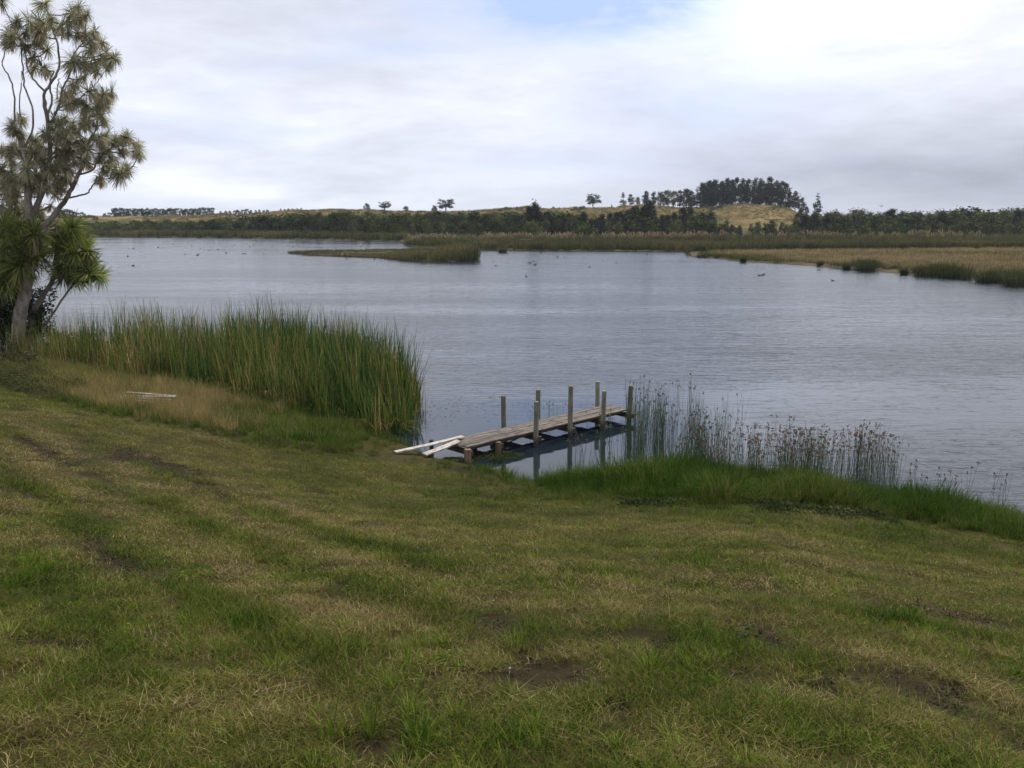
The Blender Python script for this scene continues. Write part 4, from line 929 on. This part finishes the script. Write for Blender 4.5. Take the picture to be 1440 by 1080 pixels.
def far_tree_mesh(kind, seed):
    """unit-height crown and trunk"""
    random.seed(seed); cr = MB(); tr = MB(); cl = []
    if kind == 'pine':       # tall forest pine, ragged layered column
        for i in range(48):
            z = U(.10, .95); r = .17*math.sin(math.pi*min(1, (z-.02)**.7))+.02; a = U(0, 6.28); cl.append((Vector((math.cos(a)*r*U(.3, 1), math.sin(a)*r*U(.3, 1), z)), U(.055, .095), .8))
        tr.tube([(0, 0, -.03), (.005, 0, .5), (0, 0, .95)], [.018, .012, .004], 6)
    elif kind == 'umbrella':
        for i in range(44):
            a = U(0, 6.28); r = .46*math.sqrt(U(0, 1)); z = U(.30, .80)+.15*math.sqrt(max(0, 1-(r/.5)**2))*U(.3, 1)-.12*(r/.5); cl.append((Vector((math.cos(a)*r, math.sin(a)*r, z-.03)), U(.07, .12), .6))
        tr.tube([(0, 0, -.03), (.02, 0, .35), (0, .01, .6)], [.035, .028, .02], 7)
        for c_, _, _ in cl[:12]: tr.tube([(0, 0, .42), (c_*.5)+Vector((0, 0, .27)), c_], [.014, .01, .004], 4)
    elif kind == 'conifer':
        for i in range(40):
            z = U(.08, .98); r = .24*(1-z)**.85+.008; a = U(0, 6.28); cl.append((Vector((math.cos(a)*r*U(.4, 1), math.sin(a)*r*U(.4, 1), z)), .034+.06*(1-z), .5))
        tr.tube([(0, 0, -.03), (0, 0, 1.)], [.02, .003], 6)
    elif kind == 'slender':
        for i in range(46):
            z = U(.04, .95); r = .16*math.sin(math.pi*min(1, z**.6*.9+.08))+.01; a = U(0, 6.28); cl.append((Vector((math.cos(a)*r*U(.2, 1), math.sin(a)*r*U(.2, 1), z)), U(.05, .09), 1))
        tr.tube([(0, 0, -.03), (0, 0, .9)], [.018, .005], 6)
    elif kind == 'willow':
        for i in range(48):
            z = U(.12, .95); r = .24*math.sin(math.pi*min(1, z**.9))**.7; a = U(0, 6.28); cl.append((Vector((math.cos(a)*r*U(.2, 1), math.sin(a)*r*U(.2, 1), z)), U(.05, .10), 1.2))
        tr.tube([(0, 0, -.03), (.01, 0, .4), (.02, 0, .85)], [.022, .016, .006], 6)
        for k in range(5): tr.tube([(0, 0, U(.15, .3)), (U(-.1, .1), U(-.1, .1), .5), (U(-.2, .2), U(-.2, .2), .8)], [.012, .008, .003], 4)
    elif kind == 'dense':    # plantation pine seen far off: full crown to the ground
        for i in range(60):
            z = U(.03, .92); r = .36*math.sqrt(U(.1, 1))*(1-max(0, z-.6)*1.2); a = U(0, 6.28); cl.append((Vector((math.cos(a)*r, math.sin(a)*r, z)), U(.07, .11), .8))
        tr.tube([(0, 0, -.03), (0, 0, .9)], [.02, .006], 6)
    else:                    # scrub dome
        for i in range(44):
            a = U(0, 6.28); e = U(0, 1); r = .52*math.sqrt(1-e*e)*U(.5, 1); cl.append((Vector((math.cos(a)*r, math.sin(a)*r, .12+.75*e*U(.75, 1))), U(.08, .15), .8))
        tr.tube([(0, 0, -.03), (.02, 0, .5)], [.03, .012], 6)
    per = 46
    for c_, s_, fl in cl:
        base = U(0, .6)
        for i in range(per):
            v = Vector((random.gauss(0, .6), random.gauss(0, .6), random.gauss(0, .6)*fl))*s_; q = s_*U(.16, .40)
            a = Vector((U(-1, 1), U(-1, 1), U(-.5, .5))).normalized(); b = a.cross(Vector((U(-1, 1), U(-1, 1), U(-1, 1)))).normalized(); p = c_+v
            cr.add([p-a*q, p+b*q*.7, p+a*q, p-b*q*.7], [(0, 1, 2, 3)], base+U(0, .4))
    cmat = {'pine': 'needle', 'umbrella': 'needle', 'conifer': 'needle', 'slender': 'needle', 'dense': 'needle', 'willow': 'willow', 'scrub': 'scrub'}[kind]
    return cr.mesh('crown', M[cmat]), tr.mesh('trunk', M['palebark' if kind == 'willow' else 'farbark'])
TM = {k: [far_tree_mesh(k, 100+i+7*len(k)) for i in range(n)] for k, n in [('pine', 4), ('umbrella', 3), ('conifer', 2), ('slender', 3), ('willow', 4), ('scrub', 5), ('dense', 3)]}
random.seed(99)
NAMES = {'pine': 'pine_tree', 'umbrella': 'spreading_pine_tree', 'conifer': 'conifer_tree', 'slender': 'dark_tree', 'willow': 'pale_tree', 'scrub': 'scrub_tree', 'dense': 'pine_tree'}
def far_tree(kind, px, top, y, label, group, wide=1., vis_base=None):
    p = far_pt(px, y); z1 = zat(top, y); h = max(1.2, z1-p.z); cm, tm = random.choice(TM[kind])
    t = tag(empty(NAMES[kind], p, U(0, 6.28)), label, 'tree', group)
    for nm, me in (('crown', cm), ('trunk', tm)):
        o = link(bpy.data.objects.new(nm, me), t); o.scale = (h*wide, h*wide, h)
    return t
# lone trees on the skyline
for a in [('scrub', 516, 284, 400, 'small round tree, leftmost of the lone skyline trees', .8), ('umbrella', 541, 280, 402, 'spreading flat topped pine between the small round tree and the low bush', 1.1),
          ('scrub', 571, 289, 400, 'low dark bush tree right of the first spreading pine', 1.1), ('umbrella', 627, 274, 402, 'largest lone spreading pine on the skyline above the island', 1.05), ('scrub', 611, 287, 400, 'low crown against the left side of the largest spreading pine', .8),
          ('scrub', 778, 290, 400, 'tiny bush on the dune crest left of the bushy pine', 1.2), ('umbrella', 834, 268, 398, 'bushy lone pine on the golden dune crest', .95), ('conifer', 860, 286, 397, 'tiny pointed conifer on the dune crest right of the bushy pine', 1.),
          ('conifer', 876, 270, 397, 'spiky conifer at the left end of the hilltop row', 1.3), ('conifer', 1148, 270, 380, 'lone leaning narrow conifer right of the hilltop pines', 1.0)]:
    far_tree(a[0], a[1], a[2], a[3], a[4], None, a[5])
# hilltop pines
hill = [(887, 273, 'pine', 1.3), (897, 276, 'willow', 1.2), (908, 268, 'pine', 1.1), (919, 269, 'pine', 1.), (929, 268, 'willow', 1.2), (938, 267, 'willow', 1.2), (947, 268, 'willow', 1.2), (956, 267, 'pine', 1.1), (965, 265, 'pine', 1.3), (972, 268, 'pine', 1.2), (980, 262, 'conifer', 1.3),
        (989, 259, 'pine', 1.), (996, 253, 'pine', .9), (1004, 252, 'pine', .95), (1012, 256, 'pine', .9), (1021, 250, 'pine', .85), (1028, 252, 'pine', .8), (1034, 249, 'pine', .75), (1044, 250, 'pine', .75), (1051, 251, 'pine', .75), (1061, 249, 'pine', .8), (1069, 250, 'pine', .8),
        (1080, 248, 'pine', .85), (1090, 253, 'pine', .85), (1098, 254, 'pine', .85), (1110, 269, 'pine', 1.), (1118, 268, 'pine', .9), (1127, 277, 'pine', 1.1), (1134, 290, 'pine', 1.3)]
cnt = {}
for i, (px, top, kd, wd_) in enumerate(hill):
    g = 'tall dark pines along the top of the golden hill' if px > 984 and px < 1105 else ('short trees leading up to the tall hilltop pines' if px < 984 else 'stepped pines going down the right side of the hill')
    l = {'tall dark pines along the top of the golden hill': 'tall dark pine in the tight row on the golden hill', 'short trees leading up to the tall hilltop pines': 'shorter tree left of the tall hilltop pines', 'stepped pines going down the right side of the hill': 'pine stepping down the right shoulder of the golden hill'}[g]
    ordw = ('leftmost', 'second', 'third', 'fourth', 'fifth', 'sixth', 'seventh', 'eighth', 'ninth', 'tenth', 'eleventh', 'twelfth', 'thirteenth', 'fourteenth')
    cnt[g] = cnt.get(g, 0)+1; w_ = ordw[cnt[g]-1]+('' if cnt[g] == 1 else ' from the left')
    l = l.replace(' in the tight row', ', '+w_+' in the tight row').replace(' left of the tall', ', '+w_+' of those left of the tall').replace('pine stepping down', 'pine, '+w_+' of those stepping down')
    far_tree(kd, px, top, 392+U(-5, 10), l, g, wd_*1.12)
def where(px):
    for a, w_ in [(148, 'behind the cabbage trees'), (230, 'under the left half of the long pine block'), (308, 'under the right half of the long pine block'), (380, 'under the short pine block'), (430, 'under the bare dune top'), (500, 'left of the lone trees'), (556, 'under the first lone pine'),
                  (600, 'between the two spreading pines'), (650, 'under the largest spreading pine'), (742, 'right of the largest spreading pine'), (815, 'left of the bushy dune pine'), (860, 'below the bushy dune pine'), (930, 'below the left end of the hilltop row'),
                  (985, 'below the middle of the hilltop row'), (1050, 'below the tall hilltop pines'), (1105, 'below the highest dune'), (1140, 'below the stepped pines'), (1210, 'right of the lone conifer'), (1290, 'below the flying bird'), (1370, 'above the spit tussocks'), (9999, 'by the right frame edge')]:
        if px < a: return w_
ORD = ('first', 'second', 'third', 'fourth', 'fifth', 'sixth', 'seventh', 'eighth', 'ninth', 'tenth', 'eleventh', 'twelfth', 'thirteenth', 'fourteenth', 'fifteenth', 'sixteenth')
def place_word(i, n): return ORD[i]+' from the left' if i < n/2 else ORD[n-1-i]+' from the right'
def size_word(h): return 'low' if h < 4.5 else ('middling' if h < 7.5 else 'tall')
for px in range(986, 1104, 9):
    far_tree('slender', px+U(-2, 2), 258+U(-4, 3), 402+U(0, 6), 'dark crown filling a gap behind the tall hilltop pines', 'second row of the tall hilltop pines', 1.25)
# distant plantations on the left skyline
def plantation(px0, px1, step, top, y, lab, grp):
    px = px0; n = int(math.ceil((px1-px0)/step-1e-6)); i = -1
    while px < px1:
        i += 1; far_tree(random.choice(('scrub', 'dense', 'dense')), px+U(-1, 1), top(px)+U(-.8, 1.2), 404+U(-4, 10), lab.replace('pine ', 'pine, '+place_word(min(i, n-1), n)+', ', 1), grp, U(.9, 1.2)); px += step
plantation(80, 122, 5, lambda p: 292+.22*(p-85), 440, 'dark pine in the small block behind the cabbage tree', 'pines of the leftmost skyline block')
plantation(148, 304, 6, lambda p: 299 if p < 158 else 292, 440, 'dark pine in the long flat topped skyline block', 'pines of the long skyline block left of centre')
plantation(311, 378, 6, lambda p: 297-.1*(p-311) if p < 345 else 294, 440, 'dark pine in the short skyline block', 'pines of the short skyline block')
plantation(394, 426, 6, lambda p: 294, 430, 'dark pine peeping over the golden dune', 'pines peeping over the dune')
plantation(-200, 60, 14, lambda p: 290, 430, 'dark pine far off behind the cabbage tree', 'pines hidden behind the cabbage trees')
# bush belts on the far bank
def belt(px0, px1, step, y, top, kinds, lab, grp, wide=1.):
    px = px0
    while px < px1:
        k = random.choice(kinds); qx = px+U(-step*.3, step*.3); tp = top(px)+U(-3.2, 3.2); yy = y+U(-4, 6)
        far_tree(k, qx, tp, yy, size_word(zat(tp, yy)-.8)+' '+lab[0 if k in ('scrub', 'willow') else 1]+', '+where(qx), grp, wide*U(.85, 1.25)); px += step*U(.75, 1.25)
ti = lambda pts: (lambda p: np.interp(p, [q[0] for q in pts], [q[1] for q in pts]))
t_left = ti([(-300, 300), (60, 308), (150, 311), (300, 309), (370, 303), (430, 298), (560, 298), (740, 297)])
belt(-160, 430, 15, 282, t_left, ['scrub', 'scrub', 'scrub', 'scrub'], ['dense shrub on the left shore', 'dark pointed tree on the far left shore'], 'shrubs along the far left shore', 1.4)
belt(-100, 430, 17, 300, lambda p: t_left(p)-1, ['scrub'], ['dark shrub by the left dunes', ''], 'shrubs at the foot of the left dunes', 1.5)
belt(430, 745, 13, 262, t_left, ['scrub', 'scrub', 'willow'], ['dark green bush in the far belt', 'slim dark tree'], 'bush belt behind the island', 1.15)
belt(420, 760, 14, 285, lambda p: t_left(p)-1, ['scrub', 'scrub'], ['dark bush in the rear row', 'pointed dark tree in the rear row behind the island'], 'rear bush row behind the island', 1.3)
belt(500, 760, 16, 236, lambda p: 309+U(-3, 3), ['scrub', 'willow'], ['grey green bush behind plumed grass', ''], 'low bushes in front of the belt behind the island', 1.)
t_mid = ti([(740, 292), (752, 285), (765, 293), (800, 292), (812, 300), (835, 301), (850, 297), (880, 296), (900, 290), (912, 284), (925, 300), (950, 299), (968, 290), (985, 296), (1000, 300), (1010, 306), (1060, 308), (1100, 312), (1130, 303)])
belt(742, 1010, 10, 238, lambda p: t_mid(p), ['slender', 'slender', 'scrub', 'slender'], ['rounded dark bush among pointed trees', 'pointed dark tree on the bank'], 'dark pointed trees below the golden hill', 1.4)
belt(745, 1130, 12, 228, lambda p: max(308, t_mid(p)+9), ['scrub', 'willow', 'slender'], ['grey green tree before the pointed trees', 'slight dark tree before the pointed trees'], 'front row of small trees below the golden hill', 1.)
belt(1000, 1135, 11, 246, lambda p: 313+U(-5, 3), ['willow', 'scrub', 'willow'], ['olive shrub on the hill slope', ''], 'olive shrubs on the lower slope of the hill', 1.1)
far_tree('slender', 912, 281, 240, 'tallest dark tree below the golden hill, standing in front of its crest', None, 1.2); far_tree('slender', 752, 284, 240, 'tall dark pointed tree at the left foot of the golden hill', None, 1.0)
t_right = ti([(1128, 300), (1150, 296), (1200, 295), (1300, 295), (1335, 292), (1400, 291), (1500, 288), (1800, 285)])
belt(1122, 1640, 12, 258, t_right, ['willow', 'slender', 'scrub', 'willow'], ['leafy olive tree in the right forest', 'narrow dark tree in the right forest'], 'forest trees across the right side', 1.5)
belt(1128, 1640, 14, 244, lambda p: t_right(p)+4, ['willow', 'scrub', 'slender'], ['olive tree in the forest front row', 'dark tree in the forest front row'], 'front row of the right forest', 1.45)
belt(1130, 1640, 15, 228, lambda p: t_right(p)+20, ['scrub', 'willow'], ['shrub at the right forest foot', ''], 'low shrubs at the foot of the right forest', 1.3)
# distant tree line closing the horizon, beyond what can be counted
random.seed(5)

# hut on the island and grey box in the reeds
def hide(px, py, w, d_, h, label, z0=.3, posts=True):
    p = onz(px, py, 0); t = tag(empty('shooting_hide', (p.x, p.y, z0)), label, 'hide'); s_ = 1.
    for sx in (-1, 1):
        for sy in (-1, 1): mb = MB(); mb.box((sx*w*.45, sy*d_*.45, h*.5-.1), (.14, .14, h+.2)); mb.build('leg', M['pole' if sx < 0 and sy < 0 else 'shed'], t)
    n_ = 5
    for k in range(n_): mb = MB(); mb.box((0, -d_*.5-.02, h*(.30+.6*(k+.5)/n_)), (w, .04, h*.6/n_-.02)); mb.build('wall_board', M['shed'], t)
    mb = MB(); mb.box((0, 0, h+.06), (w*1.15, d_*1.2, .12), jit=.02); mb.build('roof', M['shedroof'], t); return t
hide(607, 361, 1.9, 1.5, .95, 'small dark roofed shooting hide with pale post on the island', .25)
hide(742, 349.5, 2.4, 1.8, 1.35, 'grey boarded hide sunk in the reeds of the far bank', .2)

# ------------------------------------------------------------------ birds
def duck_mesh():
    body = MB(); body.tube([(-.30, 0, .10), (-.22, 0, .10), (-.08, 0, .085), (.08, 0, .08), (.18, 0, .09), (.23, 0, .11)], [.01, .055, .10, .105, .07, .02], 9)
    body.tube([(.16, 0, .12), (.20, 0, .20), (.215, 0, .27)], [.045, .03, .035], 7)
    body.tube([(.18, 0, .285), (.22, 0, .30), (.27, 0, .285)], [.02, .046, .02], 7)
    bill = MB(); bill.tube([(.26, 0, .285), (.33, 0, .272)], [.017, .010], 5)
    return body.mesh('duck_body', M['duck'], True), bill.mesh('bill', M['bill'])
DB, DL = duck_mesh()
def swan_like(px, py, s_, label, group, rz=None, name='duck'):
    p = onz(px, py, 0); t = tag(empty(name, (p.x, p.y, -.02), U(0, 6.28) if rz is None else rz), label, 'duck', group)
    for nm, me in (('body', DB), ('bill', DL)):
        o = link(bpy.data.objects.new(nm, me), t); o.scale = (s_*.48,)*3
left_b = [(181, 331+19), (188, 350), (180, 361), (187, 374), (222, 348), (228, 350), (244, 343), (260, 358), (270, 346), (278, 359), (282, 350), (292, 343), (294, 352), (306, 351), (318, 356), (330, 345), (341, 357), (345, 357), (351, 347), (357, 345), (371, 358), (382, 348), (384, 346), (405, 346), (412, 347), (417, 345), (420, 347), (448, 344)]
left_b = sorted(left_b)
for i, (px, py) in enumerate(left_b): swan_like(px+U(-.5, .5), py, U(1.3, 1.9), 'small dark duck, '+place_word(i, len(left_b))+', of the flock left of the island', 'ducks of the flock left of the island')
for a in [((508, 347), 1.6), ((511, 345), 1.6), ((516, 347), 1.7), ((443, 342), 1.4), ((487, 372-8), 1.4), ((527, 365), 1.4)]: swan_like(a[0][0], a[0][1], a[1], 'dark duck close to the low island', 'ducks close to the low island')
for px, py in [(745, 370), (750, 368), (752, 373), (784, 363), (793, 362), (829, 376), (848, 367), (867, 370), (836, 354), (910, 358), (697, 374), (740, 389), (760, 356)]: swan_like(px, py, U(1.2, 1.7), 'dark duck on open water between island and spit', 'ducks on the open water between island and spit')
for (px, py, s_, l, rz) in [(1068, 388, 1.5, 'dark duck, left of the pair off the spit', 2.9), (1073, 387, 1.7, 'dark duck, right of the pair off the spit', .3), (1171, 395, 1.3, 'single duck swimming left across open water on the right', 3.2), (1151, 380, 1.2, 'duck beside the small upright tussock', 0.)]: swan_like(px, py, s_, l, None, rz)
def flying(px, py, y, span, label, rz):
    p = at(px, py, y); t = tag(empty('flying_bird', p, rz), label, 'bird'); mb = MB(); mb.tube([(-.28, 0, 0), (-.1, 0, 0), (.1, 0, .01), (.3, 0, .02), (.38, 0, .02)], [.01, .06, .07, .035, .01], 7); mb.build('body', M['duck'], t)
    for s_ in (-1, 1):
        mb = MB(); w = span/2; mb.add([(-.1, s_*.03, .02), (.12, s_*.03, .02), (.1, s_*w*.5, .17), (-.12, s_*w*.5, .17), (-.02, s_*w, .06), (-.10, s_*w, .05), (-.1, s_*.03, .0), (.12, s_*.03, .0), (.1, s_*w*.5, .155), (-.12, s_*w*.5, .155)],
                                      [(0, 1, 2, 3), (3, 2, 4, 5), (6, 9, 8, 7), (9, 5, 4, 8), (1, 7, 8, 2), (0, 3, 9, 6)]); mb.build('wing', M['duck'], t)
flying(1239, 290, 170, 1.3, 'dark bird flying just above the right hand forest', .6)
flying(831, 352, 150, 1.0, 'dark bird skimming the water right of the islet', 2.6)
flying(966, 359, 140, 1.1, 'dark bird flying low at the tip of the spit', .4)
flying(782, 361, 140, 1.0, 'dark bird flapping over open water in the middle', 1.0)

# a few small finds in the grass
def flower(px, py, label):
    p = ray_ground(px, py); z = float(ground_z(p.x, p.y)); t = tag(empty('clover_flower', (p.x, p.y, z)), label, 'flower'); mb = MB(); mb.tube([(0, 0, -.01), (.003, 0, .045)], .0012, 4); mb.build('stem', M['rush'], t)
    mb = MB()
    for k in range(9):
        a = k*.7; mb.tube([(0, 0, .045), (math.cos(a)*.007, math.sin(a)*.007, .050+.003*(k % 3))], [.002, .0035], 5)
    mb.build('petals', M['flower'], t)
flower(587, 776, 'small white flower head in the lawn left of centre'); flower(717, 951, 'small white flower head beside the big bare soil patch'); flower(694, 852, 'small white flower head above the tan patch')


# ------------------------------------------------------------------ thin lake haze
mb = MB(); mb.box((0, 0, 0), (2400, 1500, 44)); hz, T = newmat('haze_air')
v_ = T.n('ShaderNodeVolumePrincipled'); v_.inputs['Density'].default_value = .00013; v_.inputs['Color'].default_value = (.80, .88, 1.0, 1); v_.inputs['Anisotropy'].default_value = .2
o_ = T.n('ShaderNodeOutputMaterial'); T.t.links.new(v_.outputs[0], o_.inputs['Volume'])
o = mb.build('haze', hz); o.location = (0, 500, 19.2); tag(o, 'thin pale air over the lake', kind='stuff')
